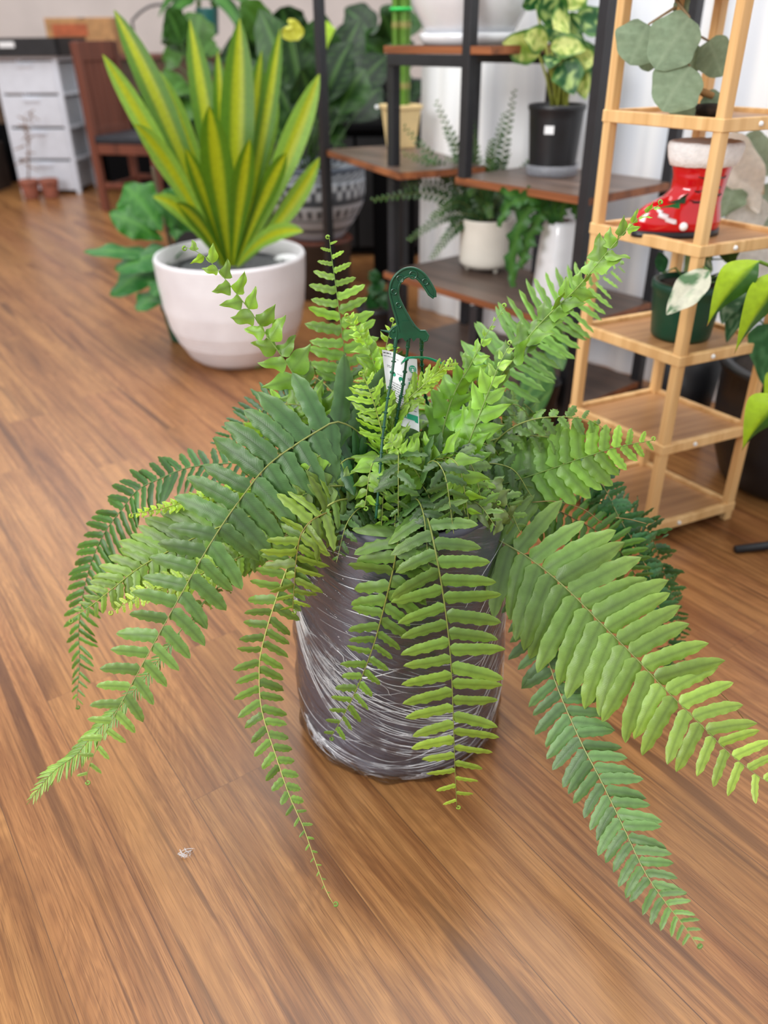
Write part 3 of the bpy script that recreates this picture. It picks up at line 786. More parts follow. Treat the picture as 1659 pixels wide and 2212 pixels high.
body = [(858, 700), (869, 690), (888, 690), (897, 703), (907, 712), (918, 712), (925, 722), (922, 732), (914, 735), (908, 728), (900, 727), (893, 735), (889, 728), (884, 728), (876, 735), (869, 727), (862, 729), (856, 735), (850, 728), (843, 724), (841, 714), (848, 706)]
n = len(body)
vs = [hpt(x, y, .0006) for x, y in body]+[hpt(x, y, TH+.0006) for x, y in body]
b.add(vs, [tuple(range(n)), tuple(range(2*n-1, n-1, -1))]+[(i, n+i, n+(i+1) % n, (i+1) % n) for i in range(n)])
for E_ in (Lf, Rt): b.tube([hpt(x, y, TH) for x, y in E_], .0016, 8)
b.tube([hpt(x, y, TH) for x, y in body[:1]+body[17:]+body[:1]], .0014, 8)
b.tube([hpt(x, y, TH) for x, y in body[2:9]], .0014, 8)
b.ball(hpt(850, 713, TH), .0022, 8, (5, 20, 14))
for cx, cy, r in ((864, 600, 7.5), (892, 591, 8), (918, 606, 6.5), (851, 627, 6), (861, 656, 6)):
    rr = r*depth(at(cx, cy, YH))/FPX; c0 = hpt(cx, cy, TH)
    b.tube([c0+V((rr*math.cos(2*PI*k/20), -.0010, rr*math.sin(2*PI*k/20))) for k in range(21)], .0009, 6)
b.tube([hpt(822, 713, 0), hpt(843, 716, TH/2)], [.0005, .002], 6)
b.build('hook', M['hook'], hk, smooth=False)
def strap(px, ys):
    b = MB(); P = [at(u, v, y) for (u, v), y in zip(px, ys)]
    C = curve3(P, 50)
    Ltot = sum((C[i+1]-C[i]).length for i in range(50)); nr = int(Ltot/.016)
    b.tube(C, [.0028 if i < 4 else .0019 for i in range(51)], 6)
    for k in range(1, nr):
        x = 50*k/nr; i = int(x); p = C[i]; d = (C[min(50, i+1)]-C[max(i-1, 0)]).normalized()
        b.tube([p-d*.0009, p+d*.0009], .0031, 8)
    b.build('strap', M['hook'], hk)
strap([(856, 724), (851, 775), (845, 822), (837, 863), (826, 950), (818, 1050), (812, 1120)], [.997, .99, .98, .97, .94, .91, .895])
strap([(883, 728), (877, 785), (869, 841), (861, 880), (848, 960), (835, 1060)], [.998, 1.0, 1.0, .998, .99, .98])
strap([(911, 728), (911, 781), (917, 846), (928, 885), (941, 921), (965, 990), (985, 1040)], [1.0, 1.03, 1.06, 1.08, 1.10, 1.13, 1.15])

# ---- care tag
tg = thing('plant_care_tag', at(870, 850, 1.005), 'white printed care card tied with green ribbon to the hanger straps', 'tag')
TL, TR, BR, BL = at(825, 755, 1.012), at(901, 777, 1.02), at(906, 934, 1.0), at(842, 906, 1.0)
def tagpt(s_, t_, off=0.0):
    p = TL.lerp(TR, s_).lerp(BL.lerp(BR, s_), t_)
    return p+V((0, -.0005-off+.0035*math.sin(s_*7+t_*2), 0))
b = MB(); G = 14
vs = [tagpt(i/G, j/G) for j in range(G+1) for i in range(G+1)]
b.add(vs, [(j*(G+1)+i, j*(G+1)+i+1, (j+1)*(G+1)+i+1, (j+1)*(G+1)+i) for j in range(G) for i in range(G)])
b.build('card', M['paper'], tg)
def patch(mb, pts, col, off=.0006):
    mb.add([tagpt(s_, t_, off) for s_, t_ in pts], [tuple(range(len(pts)))], col)
b = MB(); rt = random.Random(5)
def word_line(s0, s1, t, h=.008, col=(90, 95, 95)):
    x = s0
    while x < s1:
        wdt = rt.uniform(.03, .09)
        patch(b, [(x, t), (min(s1, x+wdt), t), (min(s1, x+wdt), t+h), (x, t+h)], col); x += wdt+.022
for s0, t in ((.03, .03),): word_line(s0, s0+.22, t, .012, (50, 55, 55)); word_line(s0, s0+.42, t+.045, .008, (120, 125, 125))
for t in (.205, .225): word_line(.1, .3, t, .007)
for t in (.27,): word_line(.38, .52, t, .007)
for t in (.28, .30): word_line(.70, .95, t, .007)
for k in range(13):
    t = .42+.034*k; word_line(.12+.02*rt.random(), .56 if k < 12 else .4, t, .011, (110, 114, 114))
for k in range(9):
    t = .44+.036*k; word_line(.68, .93, t, .011, (110, 114, 114))
G1 = (38, 168, 128)
def disc(cx, cy, rx, ry, col, a0=0, a1=2*PI):
    patch(b, [(cx+rx*math.cos(a0+(a1-a0)*k/16), cy+ry*math.sin(a0+(a1-a0)*k/16)) for k in range(17)], col, .0007)
disc(.25, .30, .085, .035, G1); disc(.25, .33, .03, .02, (235, 240, 240))
disc(.50, .335, .085, .042, (30, 140, 105)); disc(.5, .36, .03, .02, (235, 240, 240))
patch(b, [(.72, .335), (.86, .325), (.95, .36), (.90, .375), (.93, .40), (.80, .385), (.79, .40), (.72, .37)], G1)
disc(.86, .145, .11, .055, G1); patch(b, [(.79, .115), (.93, .115), (.93, .18), (.79, .18)], (240, 241, 243), .0009)
patch(b, [(.82, .12), (.90, .12), (.90, .135), (.82, .135)], G1, .0011); patch(b, [(.80, .12), (.83, .12), (.83, .175), (.80, .175)], G1, .0011); patch(b, [(.89, .12), (.92, .12), (.92, .175), (.89, .175)], G1, .0011)
patch(b, [(.48, .78), (.97, .79), (.97, .89), (.86, .89), (.86, .875), (.48, .86)], G1)
for k in range(6): patch(b, [(.52+.06*k, .815), (.55+.06*k, .815), (.55+.06*k, .85), (.52+.06*k, .85)], (225, 240, 236), .0009)
patch(b, [(.0, .86), (.12, .86), (.12, .91), (.0, .92)], G1)
b.build('printing', M['paint'], tg)
b = MB()
for o in (0, 2.4):
    P = [at(867, 784+o, 1.004), at(872, 779+o, .992), at(881, 772+o, .990), at(898, 771+o, .995), at(914, 771+o, 1.02), at(930, 774+o, 1.03), at(950, 782+o, 1.03), at(966, 790+o, 1.03)]
    b.tube(curve3(P, 24), .0009, 5)
b.build('ribbon', M['tie'], tg)
# ================================================================== BACKGROUND
def pot(parent, c, r0, r1, h, mat, name='pot', lip=.006, wall=.006, n=40, col=(200, 200, 200), rim=None, foot=0.0, colf=None, fn=None):
    b = MB()
    pr = [(.001, foot), (r0*.93, foot), (r0, foot+.006)]
    for i in range(1, 9): pr.append((lerp(r0, r1, i/8), foot+.006+(h-foot-.012-(rim or 0))*i/8))
    if rim: pr += [(r1+lip, h-rim), (r1+lip, h-.002)]
    pr += [(r1, h), (r1-wall, h), (r1-wall-.004, h*.7)]
    b.lathe(pr, c, n, col=col, colf=colf, fn=fn)
    return b.build(name, mat, parent)
def soil(parent, c, r, z):
    b = MB(); b.lathe([(.001, z-.01), (r*.98, z-.006), (r, z), (r*.5, z+.006), (.001, z+.008)], c, 28); b.build('soil', M['soil'], parent)
def bez(A, B, h, n, side=V((0, 0, 0))):
    Mx = (A+B)/2+V((0, 0, h))+side
    return [A*(1-t)**2+Mx*2*t*(1-t)+B*t*t for t in [i/n for i in range(n+1)]]
def tocam(p): return (CP-p).normalized()
def two(c1, c2, w=.5, c3=None):
    def f(t, x):
        k = abs(x); c = mixc(c1, c2, max(0, min(1, (k-w*.6)/(w*.8))))
        return c if c3 is None else mixc(c, c3, max(0, t-.75)*2)
    return f
def veins(dark, light, nv=7, amt=.7):
    def f(t, x):
        q = (t-abs(x)*.22)*nv; q = abs(q-round(q))*2
        v = max(0, 1-q*3.2)
        if abs(x) < .12: v = 1
        return mixc(dark, light, v*amt)
    return f
def splash(c1, c2, seed, sc=9, thr=.5, edge=None):
    rr = random.Random(seed); T = [[rr.random() for _ in range(16)] for _ in range(16)]
    def f(t, x):
        u_ = t*sc; w_ = (x+1)*sc*.3; i, j = int(u_), int(w_); a, b_ = u_-i, w_-j
        g = lambda i, j: T[i % 16][j % 16]
        v = (g(i, j)*(1-a)+g(i+1, j)*a)*(1-b_)+(g(i, j+1)*(1-a)+g(i+1, j+1)*a)*b_
        c = mixc(c1, c2, max(0, min(1, (v-thr+.12)/.24)))
        if edge and abs(x) > .8: c = mixc(c, edge, .8)
        return c
    return f
def heart(t): return max(.03, (min(1, (t+.03)/.18)**.6)*(1-t**1.7)**.8) if t < 1 else .02
def strapp(t): return max(.04, min(1, (t+.06)/.62)**.75*(1-max(0, (t-.6)/.4)**2.2)**.8)
def ovate(t): return max(.03, math.sin(PI*(t**.8))**.8) if 0 < t < 1 else .03
def leafpart(parent, C, N, W, prof, colf, mat='leaf', stem=None, name='leaf', **k):
    b = MB(); b.leaf(C, N, W, prof, colf, **k); o = b.build(name, M[mat], parent)
    if stem:
        s_ = MB(); s_.tube(stem[0], stem[1], 6, stem[2]); s_.build('stem', M['leaf'], o)
    return o

# ---- big white planter with striped dracaena
c = V((-.515, 2.82, 0))
pl = thing('planter', c, 'large white ribbed round planter on the floor behind the fern', 'planter')
b = MB()
pr = [(.001, .0), (.12, .0), (.15, .006), (.178, .03), (.205, .075), (.228, .13), (.243, .20), (.251, .28), (.255, .36), (.251, .368), (.241, .365), (.237, .30), (.232, .24), (.001, .235)]
zz = []
pr2 = []
for (r, z), (r2, z2) in zip(pr, pr[1:]):
    k = max(1, int(abs(z2-z)/.004)) if r > .2 and r2 > .2 and z2 > z else 1
    for i in range(k):
        t = i/k; pr2.append((lerp(r, r2, t)+(.0012*math.sin((lerp(z, z2, t))*480) if k > 1 else 0), lerp(z, z2, t)))
pr2.append(pr[-1])
b.lathe(pr2, c, 80)
b.build('pot', plain('white_ribbed_glaze', (240, 238, 242), .35, var=.015, scale=6, c2=(224, 220, 224)), pl)
dr = thing('dracaena', V((-.515, 2.82, .24)), 'tall striped yellow and green sword leaf plant standing in the white planter', 'plant')
b = MB(); b.lathe([(.001, .24), (.17, .24), (.185, .33), (.178, .33), (.17, .3), (.001, .3)], c, 40); b.build('pot', M['black_plastic'], dr)
soil(dr, c, .168, .31)
b = MB(); b.lathe([(.188, .29), (.229, .30), (.229, .315), (.186, .32)], c, 40); b.build('gravel', plain('grey_gravel', (96, 98, 100), .9, var=.2, scale=120, bump=1.0), pl)
for a_, r_ in ((-.5, .2), (.4, .2), (-2.0, .2)):
    b = MB(); b.ball(c+V((r_*math.cos(a_), r_*math.sin(a_), .325)), .035, 12, sc=(1.3, .8, .5)); b.build('white_packing', M['paper'], pl)
ce = V((-.515, 2.82, .33))
D1 = (160, 176, 22); D2 = (72, 122, 18); D3 = (122, 170, 64)
for (tu, tv, y, W, h, sx, seg) in [(247, 22, 2.86, .060, .10, 0, 0), (222, 118, 2.74, .046, .10, -.03, 1), (410, 42, 3.0, .060, .02, 0, 0), (518, 40, 2.88, .078, .0, 0, 0), (605, 62, 2.95, .044, .05, .03, 0),
                            (690, 160, 2.86, .060, .03, .03, 1), (290, 268, 2.62, .046, .14, -.02, 1), (690, 340, 2.72, .044, .0, .05, 1), (452, 228, 2.68, .072, .02, 0, 0), (470, 110, 2.98, .044, 0, 0, 0),
                            (322, 330, 2.9, .04, .1, 0, 1), (565, 110, 3.0, .05, 0, 0, 0), (400, 320, 2.7, .04, .06, 0, 0), (340, 150, 2.95, .05, .08, 0, 1), (620, 330, 2.66, .045, .08, .03, 0),
                            (330, 425, 2.66, .04, .10, 0, 1), (655, 500, 2.62, .04, .08, 0, 1), (540, 300, 2.64, .05, .03, 0, 0), (600, 210, 3.02, .05, .04, 0, 1), (380, 440, 2.6, .036, .07, 0, 0)]:
    T_ = at(tu, tv, y); A = ce+V(((T_.x-ce.x)*.10, (T_.y-ce.y)*.2, 0))
    C = bez(A, T_, h, 18, V((sx, 0, 0)))
    leafpart(dr, C, tocam(T_)+V((0, 0, .25)), W*1.38, strapp, two(D1, D3 if seg else D2, .36), nw=8, fold=.22)
# fallen leaf against the planter
b = MB(); b.leaf(bez(atz(552, 795, .004), atz(622, 752, .03), .02, 10), (0, -.5, 1), .05, ovalprof, two((120, 190, 60), (96, 168, 46))); 
tag(b.build('fallen_leaf', M['leaf']), 'single light green leaf lying at the foot of the white planter', 'leaf')

# ---- fiddle leaf fig
c = V((-.755, 3.02, 0))
fg = thing('fiddle_leaf_fig', c, 'broad glossy leaved plant in a small green pot left of the white planter', 'plant')
pot(fg, c, .055, .07, .14, M['green_plastic'], rim=.02); soil(fg, c, .062, .12)
b = MB(); b.tube([c+V((0, 0, .1)), c+V((.0, -.02, .35)), c+V((-.02, -.05, .62))], [.01, .009, .006], 8, (92, 78, 54)); b.build('stem', M['leaf'], fg)
for (bu, bv, tu, tv, y, W) in [(372, 560, 182, 545, 2.8, .08), (350, 520, 236, 462, 2.95, .13), (350, 500, 268, 400, 3.05, .16), (380, 520, 395, 395, 3.05, .16), (372, 560, 240, 640, 2.85, .13),
                               (390, 610, 296, 672, 2.75, .12), (400, 540, 250, 585, 2.82, .14), (420, 500, 330, 430, 2.9, .14), (400, 580, 330, 640, 2.72, .11)]:
    A = at(bu, bv, 2.98); B = at(tu, tv, y)
    colr = (44, 116, 40) if tv < 520 else (50, 118, 58)
    leafpart(fg, bez(A, B, .03, 14), (-.15, -.55, .8), W, lambda t: max(.04, math.sin(PI*t**1.25)**.7), veins(colr, (96, 168, 70), 6, .6), nw=8, wave=.12, wfreq=3, cup=-.1)

# ---- patterned bowl on stand with calathea
c = V((-.275, 3.64, 0))
st = thing('plant_stand', c, 'dark brown drum shaped plant stand under the patterned bowl', 'stand')
b = MB(); b.lathe([(.001, 0), (.125, 0), (.13, .01), (.145, .23), (.15, .235), (.001, .237)], c, 32); b.build('drum', M['dark_wood'], st)
b = MB(); b.lathe([(.001, .238), (.15, .238), (.15, .246), (.001, .248)], c, 32); b.build('top', plain('brown_rim', (120, 62, 44), .5), st)
bw = thing('patterned_planter', V((c.x, c.y, .25)), 'round planter with blue grey and white tribal bands on the brown stand', 'planter')
def bandcol(a, z):
    z -= .0; q = (z-.25)/.295
    k = int(a/(2*PI)*60)
    if q > .80: return (74, 82, 96) if q > .93 else ((70, 76, 84) if (k+int(q*40)) % 2 else (170, 178, 188))
    if .60 < q < .78: return (60, 64, 72) if (k % 2) ^ (q > .69) else (188, 192, 198)
    if .5 < q < .60: return (70, 76, 84)
    if .36 < q < .50: return (196, 202, 212) if k % 2 or q > .45 else (78, 84, 92)
    if .28 < q < .33 or .14 < q < .18: return (90, 98, 110)
    return (190, 200, 214)
b = MB()
pr = [(.001, .25)]+[(.11+.10*math.sin(min(1, i/30*1.25)*PI/2), .252+.29*i/36) for i in range(37)]+[(.198, .544), (.193, .52), (.001, .50)]
b.lathe(pr, V((c.x, c.y, 0)), 120, colf=bandcol); b.build('bowl', M['paint'], bw)
ca = thing('calathea', V((c.x, c.y, .505)), 'dark leafy calathea with pale veins growing from the patterned planter', 'plant')
b = MB(); b.lathe([(.001, .505), (.185, .506), (.1, .52), (.001, .525)], V((c.x, c.y, 0)), 30); b.build('soil', M['soil'], ca)
rc = random.Random(9)
def bigleaf(par, base, tip, W, dark, light, prof=ovate, nv=8, stemc=(70, 110, 50), N=None, seed=0, mat='leaf', amt=.6, fr=.45):
    A = base; B = tip; mid = A.lerp(B, fr)+V((0, 0, .04))
    N = N or (tocam(B)+V((rc.uniform(-.4, .4), rc.uniform(-.2, .2), rc.uniform(0, .6))))
    leafpart(par, bez(mid, B, .04, 16), N, W, prof, veins(dark, light, nv, amt), nw=10, wave=.05, wfreq=3, fold=.1, mat=mat,
             stem=([A, A.lerp(mid, .5)+V((0, 0, .02)), mid], [.004, .003, .002], stemc))
base = V((c.x, c.y, .52))
for (tu, tv, y, W) in [(620, 60, 3.2, .13), (560, 20, 3.4, .12), (700, 30, 3.3, .14), (760, 90, 3.25, .13), (650, 150, 3.1, .13), (600, 190, 3.2, .12), (790, 150, 3.3, .14), (640, 250, 3.0, .11),
                       (740, 210, 3.35, .14), (570, 270, 3.15, .12), (780, 40, 3.45, .12), (825, 190, 3.45, .13), (690, 270, 3.4, .12), (530, 130, 3.5, .13), (745, 300, 3.35, .11), (840, 120, 3.6, .12)]:
    bigleaf(ca, base+V((rc.uniform(-.05, .05), rc.uniform(-.05, .05), 0)), at(tu, tv, y+.42), W*1.3, rc.choice([(24, 58, 24), (34, 74, 28), (18, 44, 22)]), (92, 142, 62))
bigleaf(ca, base, at(626, 52, 3.5), .09, (206, 214, 84), (220, 226, 110), prof=heart, fr=.82, N=V((0, -1, .2)))
bigleaf(ca, base, at(712, 50, 3.7), .06, (150, 200, 40), (190, 220, 60), prof=strapp, fr=.75, N=V((0, -1, .2)))

# more foliage plants standing behind
def bush(name, c, pz, r, hp, tips, label, cols, light, W, potmat, seed=1, prof=ovate, cat='plant', y=None, potname='pot'):
    t = thing(name, V((c[0], c[1], pz)), label, cat); cc = V((c[0], c[1], pz))
    pot(t, cc, r*.8, r, hp, potmat, name=potname); soil(t, cc, r*.88, hp*.92)
    rr = random.Random(seed)
    for (u, v) in tips:
        B = at(u+rr.uniform(-6, 6), v, c[1]+rr.uniform(-.3, .2))
        bigleaf(t, cc+V((rr.uniform(-r, r)*.4, rr.uniform(-r, r)*.4, hp*.92)), B, W*rr.uniform(.8, 1.2), rr.choice(cols), light, prof=prof)
    return t
def block(name, label, cat, lo, hi, mat, extra=None, bevel=.006):
    t = thing(name, V(((lo[0]+hi[0])/2, (lo[1]+hi[1])/2, lo[2])), label, cat)
    return t
# black cabinet added as a dark backdrop for the foliage gaps, plants on it
cb = thing('backdrop_cabinet', V((-.55, 4.55, 0)), 'low black cabinet added as dark backdrop behind the plants, carrying leafy pots', 'cabinet')
b = MB(); b.box((-.36, 4.6, .31), (1.44, .5, .58)); b.build('body', M['black'], cb, bevel=.006, smooth=False)
b = MB(); b.box((-.36, 4.59, .615), (1.48, .56, .03)); b.build('top', M['black'], cb, bevel=.004, smooth=False)
for sx in (-1, 0, 1):
    b = MB(); b.box((-.36+sx*.475, 4.34, .31), (.46, .02, .52)); d_ = b.build('door', plain('black_panel', (16, 16, 19), .6), cb, smooth=False, bevel=.003)
    b = MB(); b.box((-.36+sx*.475+.18, 4.322, .36), (.012, .015, .12)); b.build('handle', M['black_metal'], d_, smooth=False)
GC = [(28, 62, 26), (38, 80, 30), (20, 46, 22), (60, 108, 36)]
bush('rubber_plant', (-.92, 4.55), .63, .10, .16, [(380, 60), (350, 130), (420, 100), (440, 180), (370, 210), (340, 250), (405, 260), (430, 30), (460, 240), (355, 20), (390, 300), (470, 90)],
     'bushy green plant on the cabinet behind the striped sword leaf plant', GC, (90, 150, 70), .17, M['green_plastic'], 3)
bush('leafy_plant', (-.45, 4.6), .63, .12, .18, [(520, 10), (560, 80), (600, 130), (500, 70), (540, 150), (640, 100), (590, 200), (500, 200), (480, 130), (660, 30), (610, 15), (640, 190), (530, 250), (580, 260), (660, 250)],
     'wide dark leafy plant on the cabinet directly behind the patterned planter', GC, (84, 140, 70), .2, M['terracotta'], 4)
bush('tall_philodendron', (.10, 4.55), .63, .12, .18, [(700, 100), (740, 20), (780, 100), (820, 30), (850, 90), (880, 20), (720, 180), (790, 200), (850, 180), (880, 150), (760, 260), (830, 260), (880, 240), (700, 260), (890, 90)],
     'dark leafy plant on the cabinet behind the bamboo stalks', GC, (84, 140, 70), .2, M['black_plastic'], 5)
t = thing('hanging_basket_plant', at(440, -20, 5.0), 'trailing green plant spilling over a teal pot at the top left', 'plant')
cc = at(452, 75, 5.0)
pot(t, cc, .05, .06, .12, plain('teal_pot', (30, 92, 88), .4))
for k in range(12):
    rr = random.Random(k+50); a = rr.uniform(0, 2*PI); A = cc+V((.06*math.cos(a), .06*math.sin(a), .16)); B = A+V((.2*math.cos(a), .2*math.sin(a), rr.uniform(-.28, .08)))
    leafpart(t, bez(A, B, .12, 12), V((0, -1, .5)), .07, heart, two((70, 140, 50), (40, 96, 36)))
# drum shaped black bin behind the staggered shelf
bn = thing('black_bin', V((.06, 3.95, 0)), 'tall plain black bin between patterned planter and shelf', 'bin')
p0 = atz(800, 660, 0)
b = MB(); b.prism([(-.035, 3.80), (.155, 3.80), (.155, 4.08), (-.035, 4.08)], 0, .52); b.build('body', M['black'], bn, smooth=False, bevel=.01)
b = MB(); b.prism([(-.043, 3.792), (.163, 3.792), (.163, 4.088), (-.043, 4.088)], .52, .545); b.build('lid', M['black'], bn, smooth=False, bevel=.005)

# ---- staggered black shelf
Dp = V((.521, 2.185, 0))
def L_(s_, t_=0.0, z=0.0): p = Dp+SD*s_+TD*t_; return V((p.x, p.y, z))
sh = thing('plant_shelf', Dp, 'staggered black metal shelf with walnut boards along the white wall', 'shelf')
DEP = .36
def post(p, z0, z1, w=.030, name='post'):
    b = MB(); b.bar((p.x, p.y, z0), (p.x, p.y, z1), w, up=(SD.x, SD.y, 0)); return b.build(name, M['black_metal'], sh, smooth=False, bevel=.002)
def board(p4, z, label=None):
    b = MB(); b.prism([(p.x, p.y) for p in p4], z-.020, z); o = b.build('board', M['shelf_edge'], sh, smooth=False, bevel=.0015)
    ctr = (p4[0]+p4[1]+p4[2]+p4[3])/4
    q = [ctr.lerp(p, .996) for p in p4]
    b = MB(); b.add([(p.x, p.y, z+.0012) for p in q], [(0, 1, 2, 3)]); b.build('surface', M['shelf_top'], o, smooth=False)
    return o
def bar_(a, b_, z, w=.028):
    b = MB(); b.bar((a.x, a.y, z), (b_.x, b_.y, z), w); b.build('rail', M['black_metal'], sh, smooth=False, bevel=.0015)
A3 = at(700, 325, 3.28); zB3 = .64
A3 = atz(700, 323, zB3); B3 = atz(862, 374, zB3)
s383 = (atz(1020, 380, .64)-Dp).dot(SD)
s600 = (atz(838, 588, .30)-Dp).dot(SD)
# full height posts at the near end
post(L_(-.005, .0), 0, 1.9); post(L_(-.005, DEP), 0, 1.9)
post(L_(s383-.01, .0), .64, 1.9); post(L_(s383-.01, DEP), .30, 1.9)
post(L_(.36, .0), 0, .28); post(L_(.36, DEP), 0, .28)
for z in (.64,): board([L_(-.02, -.01), L_(s383+.02, -.01), L_(s383+.02, DEP+.01), L_(-.02, DEP+.01)], z)
for z in (.305, .055): board([L_(-.02, -.01), L_(s600, -.01), L_(s600, DEP+.01), L_(-.02, DEP+.01)], z)
# middle bay
sB = (atz(850, 588, .30)-Dp).dot(SD)-.02
post(L_(sB, .01), .305, .955); post(L_(sB, DEP), .305, 1.9)
post(L_(sB, .01), 0, .285); post(L_(sB, DEP), 0, .285)
b_top = .972
board([L_(s383-.10, -.012), L_(sB+.02, -.012), L_(sB+.02, DEP), L_(s383-.10, DEP)], b_top)
bar_(L_(s383, 0), L_(sB, .0), b_top-.036, .030); bar_(L_(s383, DEP), L_(sB, DEP), b_top-.036, .030)
# far bay
pA = V((A3.x, A3.y, 0)); pB = V((B3.x, B3.y, 0))
dAB = (pB-pA).normalized(); nAB = V((-dAB.y, dAB.x, 0))
if nAB.x < 0: nAB = -nAB
b = [pA, pB, pB+nAB*.30, pA+nAB*.34]
board(b, .64); post(pA-nAB*.0+dAB*.01, 0, 1.9); post(pA+nAB*.32, 0, 1.9)

# ---- things on the shelf
def onshelf(u, v, z): return atz(u, v, z)
# bamboo stalks in the cream pot
c = atz(866, 318, .642); c.z = .642
lb = thing('lucky_bamboo', c, 'lucky bamboo stalks tied with green bands in a square cream pot', 'plant')
b = MB(); h = .128
def sq(r, z, rot=.45): return [(c.x+r*1.414*math.cos(rot+PI/2*k+PI/4), c.y+r*1.414*math.sin(rot+PI/2*k+PI/4), z) for k in range(4)]
z0 = .642
lv = [(.040, z0), (.054, z0+h), (.059, z0+h), (.059, z0+h+.014), (.052, z0+h+.014), (.050, z0+h-.005)]
vs = []
for r, z in lv: vs += sq(r, z)
fs = [(3, 2, 1, 0)]+[(4*i+k, 4*i+(k+1) % 4, 4*i+4+(k+1) % 4, 4*i+4+k) for i in range(len(lv)-1) for k in range(4)]+[(20, 21, 22, 23)]
b.add(vs, fs); b.build('pot', M['cream'], lb, smooth=False, bevel=.004)
b = MB(); q = atz(820, 232, .80); q = at(814, 231, c.y-.045)
b.ball(q, .007, 10, sc=(1, .15, 1)); b.build('sticker', M['paper'], lb)
for k, (dx, dy) in enumerate([(-.018, -.01), (-.004, .012), (.01, -.014), (.022, .006), (.002, -.002), (-.02, .014)]):
    b = MB(); x, y = c.x+dx, c.y+dy; P = []; rr = []
    for i in range(34):
        P.append((x+dx*.15*i/34, y, z0+h-.02+i*.0155)); rr.append(.0095 if i % 6 else .0115)
    b.tube(P, rr, 8, [(96, 146, 52) if i % 6 else (170, 160, 96) for i in range(34)]); b.build('stalk', M['leaf'], lb)
for z in (1.075,):
    b = MB(); b.tube([(c.x+.034*math.cos(a*PI/10), c.y+.026*math.sin(a*PI/10), z) for a in range(21)], .006, 6); b.build('band', plain('bright_green_band', (30, 190, 80), .4), lb)
# white pot on the top board
c = at(1018, 84, L_(s383+.08, .17).y); c = L_(s383+.05, .15, b_top+.002)
c = V((.262, 2.72, b_top+.001))
wp = thing('white_pot', c, 'large glossy white pot with saucer on the top board', 'pot')
b = MB(); b.lathe([(.001, .016), (.12, .016), (.14, .05), (.170, .10), (.183, .16), (.185, .22), (.191, .23), (.177, .23), (.17, .2), (.001, .18)], c, 56); b.build('pot', M['white_gloss'], wp)
b = MB(); b.lathe([(.001, 0), (.13, 0), (.142, .012), (.146, .03), (.140, .03), (.13, .016), (.001, .014)], c, 56); b.build('saucer', M['white_gloss'], wp)
# aglaonema
c = atz(1198, 372, .642)+TD*.0
c = V((atz(1198, 383, .642).x, atz(1198, 383, .642).y+.055, .642))
ag = thing('aglaonema', c, 'cream and green speckled leafy plant in a black pot with white sticker', 'plant')
sc = depth(c)/FPX
b = MB(); b.lathe([(.001, 0), (.070, 0), (.074, .004), (.077, .03), (.075, .03), (.072, .006), (.001, .004)], c, 40)
def clear_mat():
    m, nt, out = newmat('clear_plastic')
    gl = nd(nt, 'ShaderNodeBsdfPrincipled', {'Base Color': (.6, .62, .68, 1), 'Roughness': .15})
    tr = nd(nt, 'ShaderNodeBsdfTransparent', {'Color': (.93, .93, .96, 1)})
    mx = nd(nt, 'ShaderNodeMixShader', {0: .3, 1: tr.outputs[0], 2: gl.outputs[0]}); nt.links.new(mx.outputs[0], out.inputs[0]); return m
M['clear'] = clear_mat()
b.build('saucer', M['clear'], ag)
pot(ag, c+V((0, 0, .008)), .066, .077, .178, M['black_plastic'], rim=.012, lip=.004); soil(ag, c, .070, .17)
q = c+V((-.030, -.0705, .125)); b = MB(); b.box(q, (.026, .003, .021), ax=(.92, -.38, 0)); b.build('sticker', M['paper'], ag, smooth=False)
rg = random.Random(4)
base = c+V((0, 0, .15))
for k, (bu, bv, tu, tv, W, y) in enumerate([(1165, 120, 1085, 92, .085, -.03), (1180, 100, 1130, 80, .07, -.05), (1190, 100, 1265, 110, .06, -.05), (1215, 60, 1165, -20, .08, 0), (1230, 50, 1195, 62, .09, -.02), (1220, 20, 1270, -40, .09, 0),
                                            (1235, 140, 1290, 130, .075, -.02), (1215, 130, 1240, 205, .085, -.05), (1240, 40, 1335, 70, .08, .03), (1235, 100, 1320, 170, .07, .03), (1160, 20, 1140, -20, .07, .02), (1250, 150, 1265, 215, .06, -.02), (1200, 120, 1185, 150, .05, -.04), (1240, 80, 1262, 60, .1, .02), (1190, 40, 1210, 100, .08, .01)]):
    A = at(bu, bv, c.y+y*.6); B = at(tu, tv, c.y+y-.02)
    light = k in (0, 1, 2, 4, 5, 6, 11)
    cf = splash((206, 222, 132) if light else (30, 84, 46), (132, 168, 70) if light else (168, 200, 120), k+3, 10, .62 if light else .6, edge=(60, 116, 50))
    leafpart(ag, bez(A, B, .012, 16), tocam(B)+V((rg.uniform(-.3, .3), 0, rg.uniform(0, .5))), W, ovate, cf, nw=12, fold=.15, wave=.06, wfreq=2,
             stem=([base+V((rg.uniform(-.03, .03), rg.uniform(-.02, .02), 0)), base.lerp(A, .6)+V((0, 0, .01)), A], [.005, .004, .003], (150, 160, 70)))
